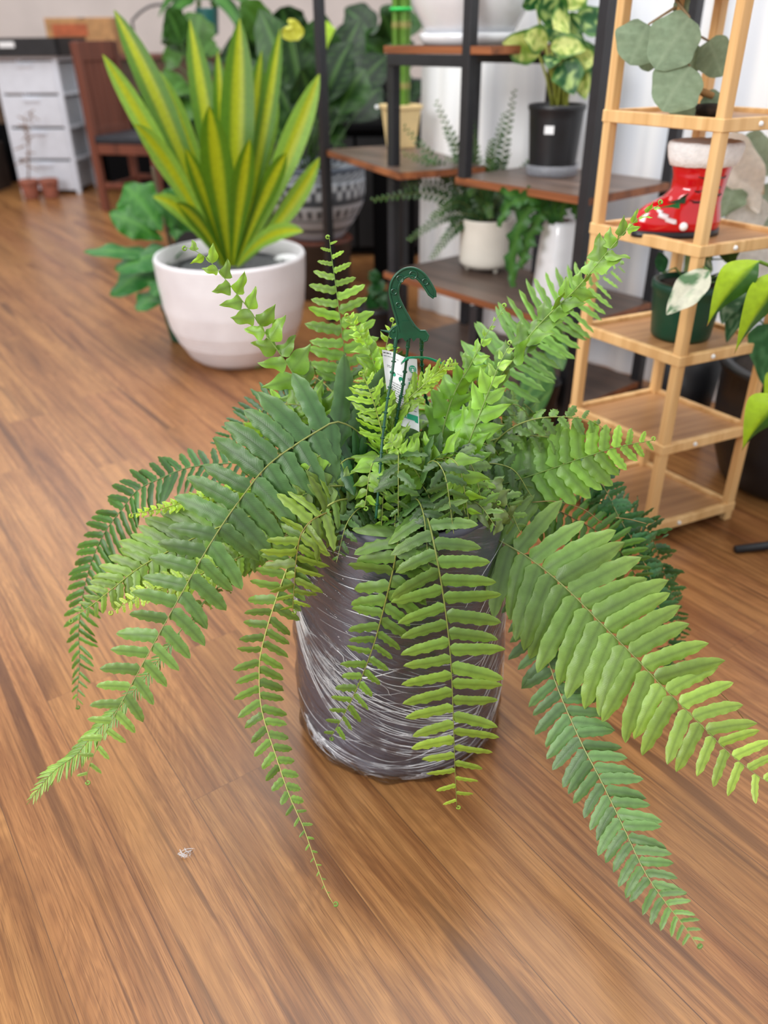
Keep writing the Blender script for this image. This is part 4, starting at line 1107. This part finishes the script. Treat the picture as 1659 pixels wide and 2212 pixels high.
# small fern in ribbed white pot
q = atz(1052, 590, .307); c = V((q.x, q.y+.06, .307))
sf = thing('small_fern', c, 'small dark fern in a white ribbed footed pot on the middle board', 'plant')
b = MB(); rb = 0.088
b.lathe([(.001, .014), (rb*.86, .014), (rb*.97, .024)]+[(rb, .03+.13*i/6) for i in range(7)]+[(rb+.001, .168), (rb-.006, .168), (rb-.008, .13), (.001, .128)], c, 144, fn=lambda a, z: 1+.012*math.cos(a*48)); b.build('pot', M['white_plastic'] if 0 else plain('cream_ceramic', (240, 234, 222), .35, var=.01), sf)
for k in range(3):
    a = -PI/2+.5+k*2*PI/3; b = MB(); b.lathe([(.001, 0), (.007, 0), (.009, .016), (.001, .017)], c+V((.06*math.cos(a), .06*math.sin(a), 0)), 12); b.build('foot', bpy.data.materials['cream_ceramic'], sf)
soil(sf, c, .078, .155)
top = c+V((0, 0, .16))
specs = [(940, 215, -.02), (1112, 190, .06), (800, 432, -.10), (870, 270, 0), (868, 330, -.05), (1090, 240, .05), (1060, 300, -.08), (850, 400, 0), (930, 560, -.1), (1140, 470, -.05), (1180, 330, .03), (960, 340, .03), (1020, 260, .06),
         (930, 470, -.12), (1000, 330, 0), (1100, 330, .04), (1010, 420, -.14), (1060, 470, -.14), (880, 520, -.1), (960, 280, .05), (1130, 400, -.02), (905, 370, .03)]
for k, (u, v, dy) in enumerate(specs):
    B = at(u, v, c.y+dy); A = top+V((random.uniform(-.03, .03), random.uniform(-.03, .03), 0))
    P = [A, A.lerp(B, .5)+V((0, 0, .05 if v > 300 else .01)), B]
    frond3(P, lambda f: interp([(0, .016), (.4, .027), (1, .009)], f), 20, (36, 78, 34), (72, 124, 50), f0=.08, up=.1, droop=.3, ratio=.42, seed=300+k, nl=5, nw=2, ang=(76, 60), par=sf, stemr=.001, curl=False)
# white vase with trailing plant
q = atz(1205, 668, .307); c = V((q.x-.005, q.y+.045, .307))
vz = thing('white_vase', c, 'tall white square vase tapering upward on the middle board', 'vase')
b = MB()
def rsq(r, z, n=32, p=4.0):
    o = []
    for k in range(n):
        a = 2*PI*k/n+.5; ca_, sa_ = math.cos(a), math.sin(a); rr = r/((abs(math.cos(a-.5))**p+abs(math.sin(a-.5))**p)**(1/p)); o.append((c.x+rr*ca_, c.y+rr*sa_, c.z+z))
    return o
vs = []; lv = [(.040, 0), (.052, .008), (.056, .03), (.050, .14), (.043, .225), (.038, .238), (.030, .24), (.028, .22)]
for r, z in lv: vs += rsq(r, z)
b.add(vs, [tuple(range(31, -1, -1))]+[(i*32+k, i*32+(k+1) % 32, (i+1)*32+(k+1) % 32, (i+1)*32+k) for i in range(7) for k in range(32)]+[tuple(7*32+k for k in range(32))]); b.build('body', M['white_gloss'], vz)
tp = thing('trailing_plant', c+V((0, 0, .23)), 'trailing green leafy stems spilling out of the white vase', 'plant')
for k, (pts, W) in enumerate([([(1200, 480), (1170, 440), (1130, 470), (1105, 560), (1110, 620)], .05), ([(1205, 478), (1190, 430), (1150, 430), (1100, 440), (1078, 490)], .04), ([(1210, 478), (1220, 440), (1240, 445), (1250, 475)], .04), ([(1200, 480), (1175, 460), (1140, 520), (1125, 580)], .05), ([(1205, 478), (1170, 420), (1120, 425), (1080, 410)], .04)]):
    P = [at(u, v, c.y-.03-.05*i/4) for i, (u, v) in enumerate(pts)]
    b = MB(); C = curve3(P, 24); b.leaf(C, (0, -1, .3), W*.9, lambda t: .35+.65*math.sin(PI*t)**.5, two((70, 126, 50), (40, 98, 40)), nw=4, wave=.35, wfreq=5, fold=.2, serr=.3); b.build('leaf', M['leaf'], tp)
# prayer plant low on the shelf
q = atz(1165, 905, .057); c = V((q.x, q.y+.05, .057))
mp_ = thing('prayer_plant', c, 'prayer plant with feathered pale midribs in a black pot on the bottom board', 'plant')
pot(mp_, c, .05, .062, .10, M['black_plastic']); soil(mp_, c, .054, .09)
for k, (bu, bv, tu, tv, W) in enumerate([(1168, 760, 1158, 905, .085), (1180, 800, 1120, 880, .07), (1190, 730, 1215, 800, .06), (1150, 760, 1130, 700, .06), (1190, 760, 1196, 690, .06), (1110, 860, 1170, 935, .09), (1090, 850, 1140, 900, .07)]):
    A = at(bu, bv, c.y-.04); B = at(tu, tv, c.y-.09)
    leafpart(mp_, bez(A, B, .01, 16), tocam(B), W, ovate, veins((62, 116, 58) if k < 5 else (50, 104, 24), (150, 190, 100), 9, .55), nw=10, stem=([c+V((0, 0, .09)), A], [.003, .002], (90, 130, 60)))
# small dark plant low left under the shelf
q = atz(815, 740, 0); c = V((q.x, q.y+.07, 0))
ds = thing('dark_nursery_plant', c, 'small dark green plant in a black pot on the floor left of the shelf', 'plant')
pot(ds, c, .06, .075, .12, M['black_plastic'], rim=.015); soil(ds, c, .066, .11)
for k in range(11):
    rr = random.Random(k); u = rr.uniform(790, 850); v = rr.uniform(590, 690); B = at(u, v, c.y-.03)
    bigleaf(ds, c+V((0, 0, .11)), B, .05, (30, 84, 40), (60, 120, 60))

# ---- bamboo stand
Fp, Rp, Lp = V((.595, 1.548, 0)), V((.818, 1.650, 0)), V((.447, 1.768, 0)); Bp = Rp+Lp-Fp
ladder = thing('bamboo_stand', Fp, 'tall light bamboo plant stand with square tiers at the right', 'stand')
for p in (Fp, Rp, Lp, Bp):
    ctr = (Fp+Bp)/2; d_ = (ctr-p).normalized()*.008
    b = MB(); b.bar((p.x+d_.x, p.y+d_.y, 0), (p.x+d_.x, p.y+d_.y, 1.42), .021, up=((Rp-Fp).x, (Rp-Fp).y, 0)); b.build('post', M['bamboo'], ladder, smooth=False, bevel=.003)
for z in (.045, .243, .440, .655, .868, 1.08, 1.29):
    ct = (Fp+Bp)/2
    q = [ct.lerp(p, .97) for p in (Fp, Rp, Bp, Lp)]
    b = MB(); b.prism([(p.x, p.y) for p in q], z-.013, z-.006); pn = b.build('tier', M['bamboo_panel'], ladder, smooth=False)
    for i, (a, c_) in enumerate(((Fp, Rp), (Rp, Bp), (Bp, Lp), (Lp, Fp))):
        dd = (c_-a).normalized()*.006
        b = MB(); b.bar((a.x-dd.x, a.y-dd.y, z-.009), (c_.x+dd.x, c_.y+dd.y, z-.009), .014, .022); b.build('rail', M['bamboo'], pn, smooth=False, bevel=.002)
    b = MB(); nrm = V((Rp-Fp).normalized().yx.to_3d()) if False else (Rp-Fp).normalized().cross(V((0, 0, 1)))
    o = Fp.lerp(Rp, .33)+V((0, 0, z-.009)); o = o+nrm*.0075; b.ball(o, .0048, 10); b.build('screw_cap', M['paper'], pn)
# red boot planter
c = (Fp+Bp)/2+V((-.012, -.02, .6505)); c.z = .6495
bt = thing('boot_planter', c, 'glossy red ceramic boot with white fluffy cuff and small green tree motif', 'planter')
bx = V((-.985, -.16, 0)).normalized(); by = V((0, 0, 1)).cross(bx)
def bl(s_, t_, z): return c+bx*s_+by*t_+V((0, 0, z*.9))
def bootring(z):
    "ring of the boot at height z (toe points along bx)"
    toe = interp([(0, .118), (.03, .124), (.05, .118), (.066, .098), (.08, .066), (.095, .052), (.12, .051), (.165, .060)], z)
    heel = interp([(0, .056), (.03, .058), (.07, .052), (.12, .058), (.165, .066)], z)
    wd = interp([(0, .042), (.03, .047), (.06, .040), (.12, .044), (.165, .052)], z)
    o = []
    for k in range(40):
        a = 2*PI*k/40; x = math.cos(a); rx = toe if x > 0 else heel
        o.append((rx*x, wd*math.sin(a)*(1-.18*max(0, x)**3)))
    return o
RED = (205, 12, 24)
b = MB(); vs = []; zs = [.012+.0075*i for i in range(20)]
for z in zs:
    for k, (x, y) in enumerate(bootring(z)):
        a = 2*PI*k/40
        w_ = 1+.05*math.sin(z*210+2*math.sin(a*2))*(1 if .05 < z else .25)*max(0, math.sin(a*1.5+.5))
        vs.append(bl(x*w_, y*w_, z))
n = 40; b.add(vs, [(i*n+k, i*n+(k+1) % n, (i+1)*n+(k+1) % n, (i+1)*n+k) for i in range(len(zs)-1) for k in range(n)]+[tuple(range(n-1, -1, -1)), tuple((len(zs)-1)*n+k for k in range(n))], RED)
b.build('boot', M['gloss'], bt)
b = MB(); vs = []
for z in (0, .004, .013):
    for x, y in bootring(.01): vs.append(bl(x*1.03, y*1.06, z))
b.add(vs, [(i*n+k, i*n+(k+1) % n, (i+1)*n+(k+1) % n, (i+1)*n+k) for i in range(2) for k in range(n)]+[tuple(range(n-1, -1, -1)), tuple(2*n+k for k in range(n))]); b.build('sole', M['black_plastic'], bt)
b = MB(); vs = []; zz = [.142, .144, .160, .180, .188, .190, .186]; sc_ = [1.0, 1.10, 1.14, 1.18, 1.14, 1.0, .9]; rr = random.Random(8)
for z, s_ in zip(zz, sc_):
    for x, y in bootring(min(.165, z)): vs.append(bl(x*s_*rr.uniform(.985, 1.015), y*s_*rr.uniform(.985, 1.015), z+rr.uniform(-.001, .001)))
b.add(vs, [(i*n+k, i*n+(k+1) % n, (i+1)*n+(k+1) % n, (i+1)*n+k) for i in range(len(zz)-1) for k in range(n)]+[tuple(6*n+k for k in range(n))])
b.build('cuff', plain('fluffy_white', (255, 255, 255), .9, var=.02, scale=90, bump=1.0, bscale=200), bt)
def onboot(a, z, off=.0015):
    r_ = bootring(z); k = int((a % (2*PI))/(2*PI)*40) % 40; x, y = r_[k]; return bl(x, y, z)+(bx*x+by*y).normalized()*off
# creases
b = MB()
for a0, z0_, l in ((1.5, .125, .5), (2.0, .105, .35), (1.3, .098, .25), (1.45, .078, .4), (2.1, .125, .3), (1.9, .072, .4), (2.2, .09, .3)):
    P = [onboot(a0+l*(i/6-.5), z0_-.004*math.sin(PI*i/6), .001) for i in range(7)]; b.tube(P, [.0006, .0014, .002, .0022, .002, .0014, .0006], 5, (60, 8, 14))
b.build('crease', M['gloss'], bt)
b = MB()
for k, (zc, wd) in enumerate(((.062, .016), (.072, .012), (.081, .008))):
    a0 = .95; mid = onboot(a0, zc+.012, .003)
    l_ = onboot(a0+.25*wd/.016, zc, .003); r_ = onboot(a0-.25*wd/.016, zc, .003); b.add([l_, r_, mid], [(0, 1, 2), (2, 1, 0)], (28, 130, 50))
b.build('tree_motif', M['gloss'], bt)
b = MB(); P = [onboot(.75+.5*i/6, .058-.0045*i, .001) for i in range(7)]; b.tube(P, [.003, .005, .006, .006, .005, .005, .004], 8, (240, 225, 228)); b.ball(onboot(1.28, .026, .002), .0085, 10, (250, 248, 248)); b.build('hat_trim', M['gloss'], bt)
# felt leaf begonia on the tier above
c = (Fp+Bp)/2+V((-.005, 0, .865))
bg_ = thing('felt_leaf_begonia', c, 'grey green felted round leaf plant on the tier above the red boot', 'plant')
b = MB(); b.lathe([(.001, 0), (.035, 0), (.038, .01), (.03, .016), (.001, .018)], c, 24, fn=lambda a, z: 1+.06*math.sin(a*5)); b.build('root_ball', M['soil'], bg_)
P = [c+V((0, 0, .03)), at(1452, 160, c.y), at(1462, 60, c.y), at(1478, -30, c.y)]
b = MB(); b.tube(curve3(P, 16), [.006]*17, 8, (190, 150, 100)); b.build('stem', M['matleaf'], bg_)
GG = (138, 158, 130)
for (u, v, W, dy, tu, tv) in [(1400, 75, .098, 0, 1360, 140), (1490, 60, .095, -.06, 1415, 150), (1490, 165, .1, -.07, 1430, 240), (1530, 110, .075, .03, 1560, 165), (1480, 10, .03, 0, 1462, 50), (1400, 120, .05, .03, 1400, 155), (1480, 130, .06, .04, 1500, 160), (1520, 230, .05, .0, 1560, 248), (1445, 238, .05, -.03, 1500, 250)]:
    A = at(u, v-22, c.y+dy+.01); B = at(tu, tv, c.y+dy)
    leafpart(bg_, bez(A, B, .004, 16), tocam(B)+V((.2, 0, .2)), W*.95, lambda t: max(.05, math.sin(PI*min(1, t*.93+.07))**.55), veins(GG, (168, 186, 156), 4, .5), mat='matleaf', nw=12, wave=.06, wfreq=2,
             stem=([at(1460, max(-20, v-60), c.y), A], [.003, .002], (170, 150, 110)))
# green pot with variegated vine
c = (Fp+Bp)/2+V((.01, -.012, .4355))
gp = thing('variegated_vine', c, 'cream splashed vine in a dark green pot on the tier below the boot', 'plant')
pot(gp, c, .062, .071, .118, M['green_plastic'], rim=.016, lip=.004); soil(gp, c, .064, .108)
top = c+V((0, 0, .11))
for k, (A_, B_, W, c1, c2, dy) in enumerate([((1532, 585), (1440, 680), .056, (232, 234, 212), (96, 138, 96), -.215), ((1515, 610), (1530, 552), .03, (60, 110, 64), (200, 216, 180), -.03), ((1432, 590), (1423, 545), .026, (28, 78, 48), (40, 96, 58), .0),
                                             ((1590, 620), (1560, 700), .06, (64, 108, 76), (150, 180, 150), -.06), ((1620, 600), (1600, 665), .05, (50, 100, 62), (150, 180, 150), -.03), ((1600, 640), (1570, 740), .05, (44, 92, 60), (110, 146, 110), -.05),
                                             ((1650, 700), (1648, 830), .07, (52, 102, 66), (80, 130, 90), -.08), ((1560, 560), (1600, 540), .05, (80, 120, 60), (60, 100, 50), .03)]):
    A = at(A_[0], A_[1], c.y+dy); B = at(B_[0], B_[1], c.y+dy)
    leafpart(gp, bez(A, B, .008, 16), tocam(B)+V((0, 0, .3)), W, heart if k > 2 else ovate, splash(c1, c2, k+20, 9, .62), nw=12, wave=.05, wfreq=2, fold=.12, stem=([top, top.lerp(A, .6)+V((0, 0, .02)), A], [.002, .002, .0015], (90, 130, 70)))
# pale flower plant hanging behind the stand
c = V((.86, 2.16, .0))
wf = thing('pale_leaf_plant', V((.86, 2.16, 0)), 'tall pot plant with beige and grey leaves behind the red boot', 'plant')
b = MB(); b.lathe([(.001, 0), (.07, 0), (.09, .24), (.08, .24), (.001, .22)], c, 30); b.build('pot', M['black_plastic'], wf)
P = [c+V((0, 0, .22)), c+V((-.02, 0, .5)), c+V((0, -.02, .84))]; b = MB(); b.tube(curve3(P, 10), .006, 6, (150, 140, 90)); b.build('stem', M['matleaf'], wf)
for k, (a_, b_, W, cl) in enumerate([((1560, 290), (1640, 460), .09, (240, 232, 220)), ((1600, 300), (1659, 380), .08, (146, 160, 134)), ((1585, 330), (1650, 420), .05, (196, 166, 130)), ((1590, 400), (1560, 470), .08, (130, 146, 118)), ((1640, 400), (1659, 500), .08, (150, 164, 140)), ((1480, 545), (1530, 590), .08, (96, 112, 70)), ((1600, 420), (1650, 640), .12, (232, 230, 224))]):
    A = at(a_[0], a_[1], 2.0); B = at(b_[0], b_[1], 1.98)
    leafpart(wf, bez(A, B, .02, 14), tocam(B), W, ovate, veins(cl, mixc(cl, (255, 255, 255), .3), 5, .4), mat='matleaf', nw=8, wave=.1, wfreq=2, stem=([P[1], A], [.003, .002], (150, 140, 90)))

# peace lily at the right edge in a black pot
c = V((1.035, 1.84, 0))
ly = thing('peace_lily', c, 'bright green broad leaf plant in a big black pot at the right edge', 'plant')
b = MB(); b.lathe([(.001, 0), (.14, 0), (.165, .02), (.20, .12), (.205, .22), (.205, .30), (.215, .30), (.215, .32), (.195, .32), (.19, .28), (.001, .27)], c, 48); b.build('pot', M['black_plastic'], ly)
soil(ly, c, .188, .285)
top = V((c.x, c.y, .29))
for k, (A_, B_, W, y) in enumerate([((1640, 565), (1527, 705), .062, 1.36), ((1700, 590), (1586, 765), .062, 1.34), ((1690, 860), (1602, 975), .075, 1.34), ((1720, 620), (1640, 640), .05, 1.42), ((1740, 540), (1659, 575), .05, 1.5), ((1700, 830), (1650, 870), .06, 1.5), ((1760, 700), (1690, 800), .06, 1.4)]):
    A = at(A_[0], A_[1], y+.02); B = at(B_[0], B_[1], y)
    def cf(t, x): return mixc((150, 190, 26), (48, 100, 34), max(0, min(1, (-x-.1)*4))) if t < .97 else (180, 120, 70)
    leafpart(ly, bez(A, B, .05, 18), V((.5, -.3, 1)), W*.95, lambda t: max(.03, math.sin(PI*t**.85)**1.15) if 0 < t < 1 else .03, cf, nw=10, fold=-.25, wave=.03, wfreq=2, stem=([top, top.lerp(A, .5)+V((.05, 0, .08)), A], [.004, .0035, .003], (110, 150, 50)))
# tripod foot
b = MB(); a_ = atz(1588, 1187, .008); e_ = V((1.33, 1.56, .012))
tf = thing('black_stool', V((1.33, 1.56, 0)), 'black metal leg of a stool poking in at the right edge', 'stool')
b.tube([a_, a_.lerp(e_, .3)+V((0, 0, .01)), e_+V((0, 0, .03))], [.009, .010, .010], 8); b.build('leg', M['black_metal'], tf)
for dx, dy in ((.25, .1), (.2, -.22)):
    b = MB(); b.tube([e_+V((0, 0, .03)), e_+V((dx, dy, .0))], .010, 8); b.build('leg', M['black_metal'], tf)
b = MB(); b.tube([e_+V((0, 0, .02)), e_+V((0, 0, .45))], .014, 10); b.build('column', M['black_metal'], tf)
b = MB(); b.lathe([(.001, .45), (.14, .45), (.15, .47), (.14, .49), (.001, .495)], V((e_.x, e_.y, 0)), 30); b.build('seat', M['black_plastic'], tf)

# ---- far left: drawer tower
fx = V((1, -.10, 0)).normalized(); fy = V((.10, 1, 0)).normalized()
o = V((-2.69, 6.46, 0))
dt = thing('drawer_tower', o, 'white plastic drawer tower with slatted sides at the far left', 'drawers')
WD, DD, HD = .46, .36, .875
def dp(x, y, z): return o+fx*x+fy*y+V((0, 0, z))
for x in (.015, WD-.015):
    for y in (.015, DD-.015):
        b = MB(); b.bar(dp(x, y, 0), dp(x, y, HD), .03, up=(0, 1, 0)); b.build('post', M['white_plastic'], dt, smooth=False)
b = MB(); b.box(dp(WD/2, DD/2, HD+.01), (WD+.02, DD+.02, .02), ax=fx); b.build('top', M['white_plastic'], dt, smooth=False)
grey_side = plain('grey_translucent_side', (176, 178, 184), .5, var=.02)
for k in range(4):
    z = .02+k*.213
    b = MB(); b.box(dp(WD/2, DD/2, z+.10), (WD-.06, DD-.04, .175), ax=fx); dw = b.build('drawer', grey_side, dt, smooth=False)
    b = MB(); b.box(dp(WD/2, .0, z+.105), (WD-.05, .02, .198), ax=fx); b.build('front', M['white_plastic'], dw, smooth=False, bevel=.006)
    b = MB(); b.bar(dp(WD/2-.06, -.016, z+.18), dp(WD/2+.06, -.016, z+.18), .014); b.build('handle', M['white_plastic'], dw, smooth=False)
    b = MB(); b.bar(dp(WD-.005, .0, z+.215), dp(WD-.005, DD, z+.215), .02); b.build('side_rail', M['white_plastic'], dt, smooth=False)
tr_ = thing('black_tray', dp(WD/2, DD/2, HD+.02), 'black deep tray with a white label standing on the drawer tower', 'tray')
b = MB()
for (x0, y0, x1, y1) in ((-.05, -.06, WD+.06, -.04), (-.05, DD+.04, WD+.06, DD+.06), (-.05, -.06, -.03, DD+.06), (WD+.04, -.06, WD+.06, DD+.06)):
    b.add([dp(x, y, z) for z in (HD+.02, HD+.13) for x, y in ((x0, y0), (x1, y0), (x1, y1), (x0, y1))], [(3, 2, 1, 0), (4, 5, 6, 7), (0, 1, 5, 4), (1, 2, 6, 5), (2, 3, 7, 6), (3, 0, 4, 7)])
b.add([dp(x, y, HD+.021) for x, y in ((-.05, -.06), (WD+.06, -.06), (WD+.06, DD+.06), (-.05, DD+.06))]+[dp(x, y, HD+.035) for x, y in ((-.05, -.06), (WD+.06, -.06), (WD+.06, DD+.06), (-.05, DD+.06))], [(3, 2, 1, 0), (4, 5, 6, 7)])
b.build('tray', plain('charcoal_plastic', (34, 33, 36), .6, var=.08), tr_, smooth=False)
b = MB(); b.box(dp(.16, -.064, HD+.09), (.11, .004, .035), ax=fx); b.build('label', M['paper'], tr_, smooth=False)
# terracotta pots before it
for k, (u, tall) in enumerate(((72, True), (114, False))):
    q = atz(u, 428-k*2, 0); c = V((q.x, q.y-.02, 0))
    tc = thing('terracotta_pot', c, ['terracotta pot with a thin dried brown plant in front of the drawers', 'empty terracotta pot right of the one holding the dried plant'][k], 'pot')
    pot(tc, c, .05, .062, .13, M['terracotta'], rim=.03, lip=.005, name='body'); 
    if tall:
        soil(tc, c, .054, .11)
        b = MB(); rr = random.Random(2); b.tube([c+V((0, 0, .12)), at(62, 320, c.y), at(52, 250, c.y)], [.006, .005, .004], 5, (150, 120, 100))
        for j in range(22):
            zt = .25+.028*j if j < 8 else .48+.006*j; A = at(58+rr.uniform(-5, 5), 245+14*(j % 9), c.y); B = A+V((rr.uniform(-.08, .08), rr.uniform(-.03, .0), rr.uniform(-.05, .03)))
            b.tube([A, B], [.006, .003], 4, (150, 122, 104))
        b.build('dried_plant', M['matleaf'], tc)
# wooden chair seen from behind
ch = thing('wooden_chair', V((-1.84, 5.72, 0)), 'red brown slatted wooden chair beside the drawer tower', 'chair')
cx0 = V((-1.84, 5.72, 0)); cu = V((.28, .96, 0)).normalized(); cv = V((.96, -.28, 0)).normalized()
def cp(a, d, z): return cx0+cu*a+cv*d+V((0, 0, z))
CW = .42
def cpart(name, a, b_, w, h=None, mat='chair_wood', par=ch, up=(0, 0, 1)):
    b = MB(); b.bar(a, b_, w, h, up=up); return b.build(name, M[mat], par, smooth=False, bevel=.003)
cpart('leg', cp(0, 0, 0), cp(0, -.02, .98), .045, up=cu); cpart('leg', cp(CW, 0, 0), cp(CW, -.02, .98), .045, up=cu)
cpart('leg', cp(0, .42, 0), cp(0, .42, .42), .042, up=cu); cpart('leg', cp(CW, .42, 0), cp(CW, .42, .42), .042, up=cu)
bk = cpart('backrest', cp(0, -.02, .93), cp(CW, -.02, .93), .03, .11); cpart('rail', cp(0, -.01, .47), cp(CW, -.01, .47), .03, .07, par=bk)
for i in range(6):
    a = .045+.066*i; cpart('slat', cp(a, -.01, .48), cp(a, -.02, .90), .014, .052, par=bk, up=cu)
cpart('apron', cp(0, .0, .38), cp(0, .42, .38), .025, .06); cpart('apron', cp(CW, 0, .38), cp(CW, .42, .38), .025, .06); cpart('apron', cp(0, .42, .38), cp(CW, .42, .38), .025, .06)
cpart('stretcher', cp(0, .0, .16), cp(0, .42, .16), .022, .035); cpart('stretcher', cp(CW, .0, .16), cp(CW, .42, .16), .022, .035); cpart('stretcher', cp(0, .0, .14), cp(CW, .0, .14), .022, .035)
b = MB(); b.box(cp(CW/2, .22, .435), (CW+.03, .43, .045), ax=cu); b.build('seat', plain('black_seat_pad', (42, 46, 54), .5), ch, smooth=False, bevel=.012)
# brown counter and boxes behind the chair
kt = thing('brown_counter', V((-2.2, 7.0, 0)), 'dark brown counter behind the chair and drawers', 'counter')
b = MB(); b.box((-2.45, 7.25, .43), (2.7, .5, .86)); b.build('body', plain('brown_board', (96, 70, 46), .6, var=.12, scale=5), kt, smooth=False)
b = MB(); b.box((-2.45, 7.24, .875), (2.76, .56, .03)); b.build('top', M['chair_wood'], kt, smooth=False)
b = MB(); b.box((-2.45, 6.99, .22), (2.68, .02, .42)); b.build('kick_panel', M['black'], kt, smooth=False)
bxo = thing('cardboard_box', V((-2.22, 7.2, .89)), 'open brown cardboard box with a red printed patch on the counter', 'box')
c = V((-2.22, 7.16, .89))
b = MB(); b.box(c+V((0, 0, .12)), (.50, .32, .24)); b.build('carton', M['cardboard'], bxo, smooth=False, bevel=.004)
b = MB(); b.box(c+V((-.07, -.1615, .16)), (.26, .002, .08)); b.build('print', plain('orange_print', (188, 96, 56), .7), bxo, smooth=False)
b = MB(); b.box(c+V((.03, -.02, .2415)), (.05, .30, .002)); b.build('tape', M['paper'], bxo, smooth=False)
# dark things far left
ct = thing('dark_crate', V((-3.6, 6.2, 0)), 'dark wooden crate on the floor left of the drawer tower', 'crate')
b = MB(); b.box((-3.35, 6.62, .16), (.9, .4, .32)); b.build('body', M['dark_wood'], ct, smooth=False)
for k in range(4):
    b = MB(); b.box((-3.35, 6.41, .05+.08*k), (.9, .02, .06)); b.build('slat', plain('crate_slat', (70, 52, 40), .7) if k == 0 else bpy.data.materials['crate_slat'], ct, smooth=False)
bb = thing('black_suitcase', V((-1.7, 6.7, 0)), 'black upright case behind the wooden chair', 'case')
b = MB(); b.box((-1.72, 6.62, .33), (.62, .26, .62)); b.build('shell', M['black'], bb, smooth=False, bevel=.03)
b = MB(); b.bar((-1.86, 6.62, .64), (-1.58, 6.62, .64), .02); b.bar((-1.86, 6.62, .63), (-1.86, 6.62, .66), .02); b.bar((-1.58, 6.62, .63), (-1.58, 6.62, .66), .02); b.build('handle', M['black_metal'], bb, smooth=False)
# wire arch against the far wall
b = MB(); P = [at(285, 45, 7.2), at(305, 25, 7.2), at(330, 12, 7.2), at(360, 12, 7.2), at(385, 30, 7.2), at(390, 55, 7.2)]
b.tube([V((P[0].x, 7.2, .899))]+curve3(P, 24)+[V((P[-1].x, 7.2, .899))], .009, 8, (50, 50, 54))
wa = b.build('wire_arch', M['paint']); tag(wa, 'dark curved wire hoop rising against the pale far wall', 'hoop')
# scrap of film on the floor
b = MB(); q = atz(403, 1847, .0); rr = random.Random(6)
for k in range(9):
    P = [q+V((rr.uniform(-.012, .012), rr.uniform(-.008, .008), rr.uniform(.001, .007))) for _ in range(4)]; b.tube(curve3(P, 12), .00045, 4)
tag(b.build('film_scrap', M['crease']), 'tiny crumpled scrap of clear film on the floor planks in front', 'scrap')
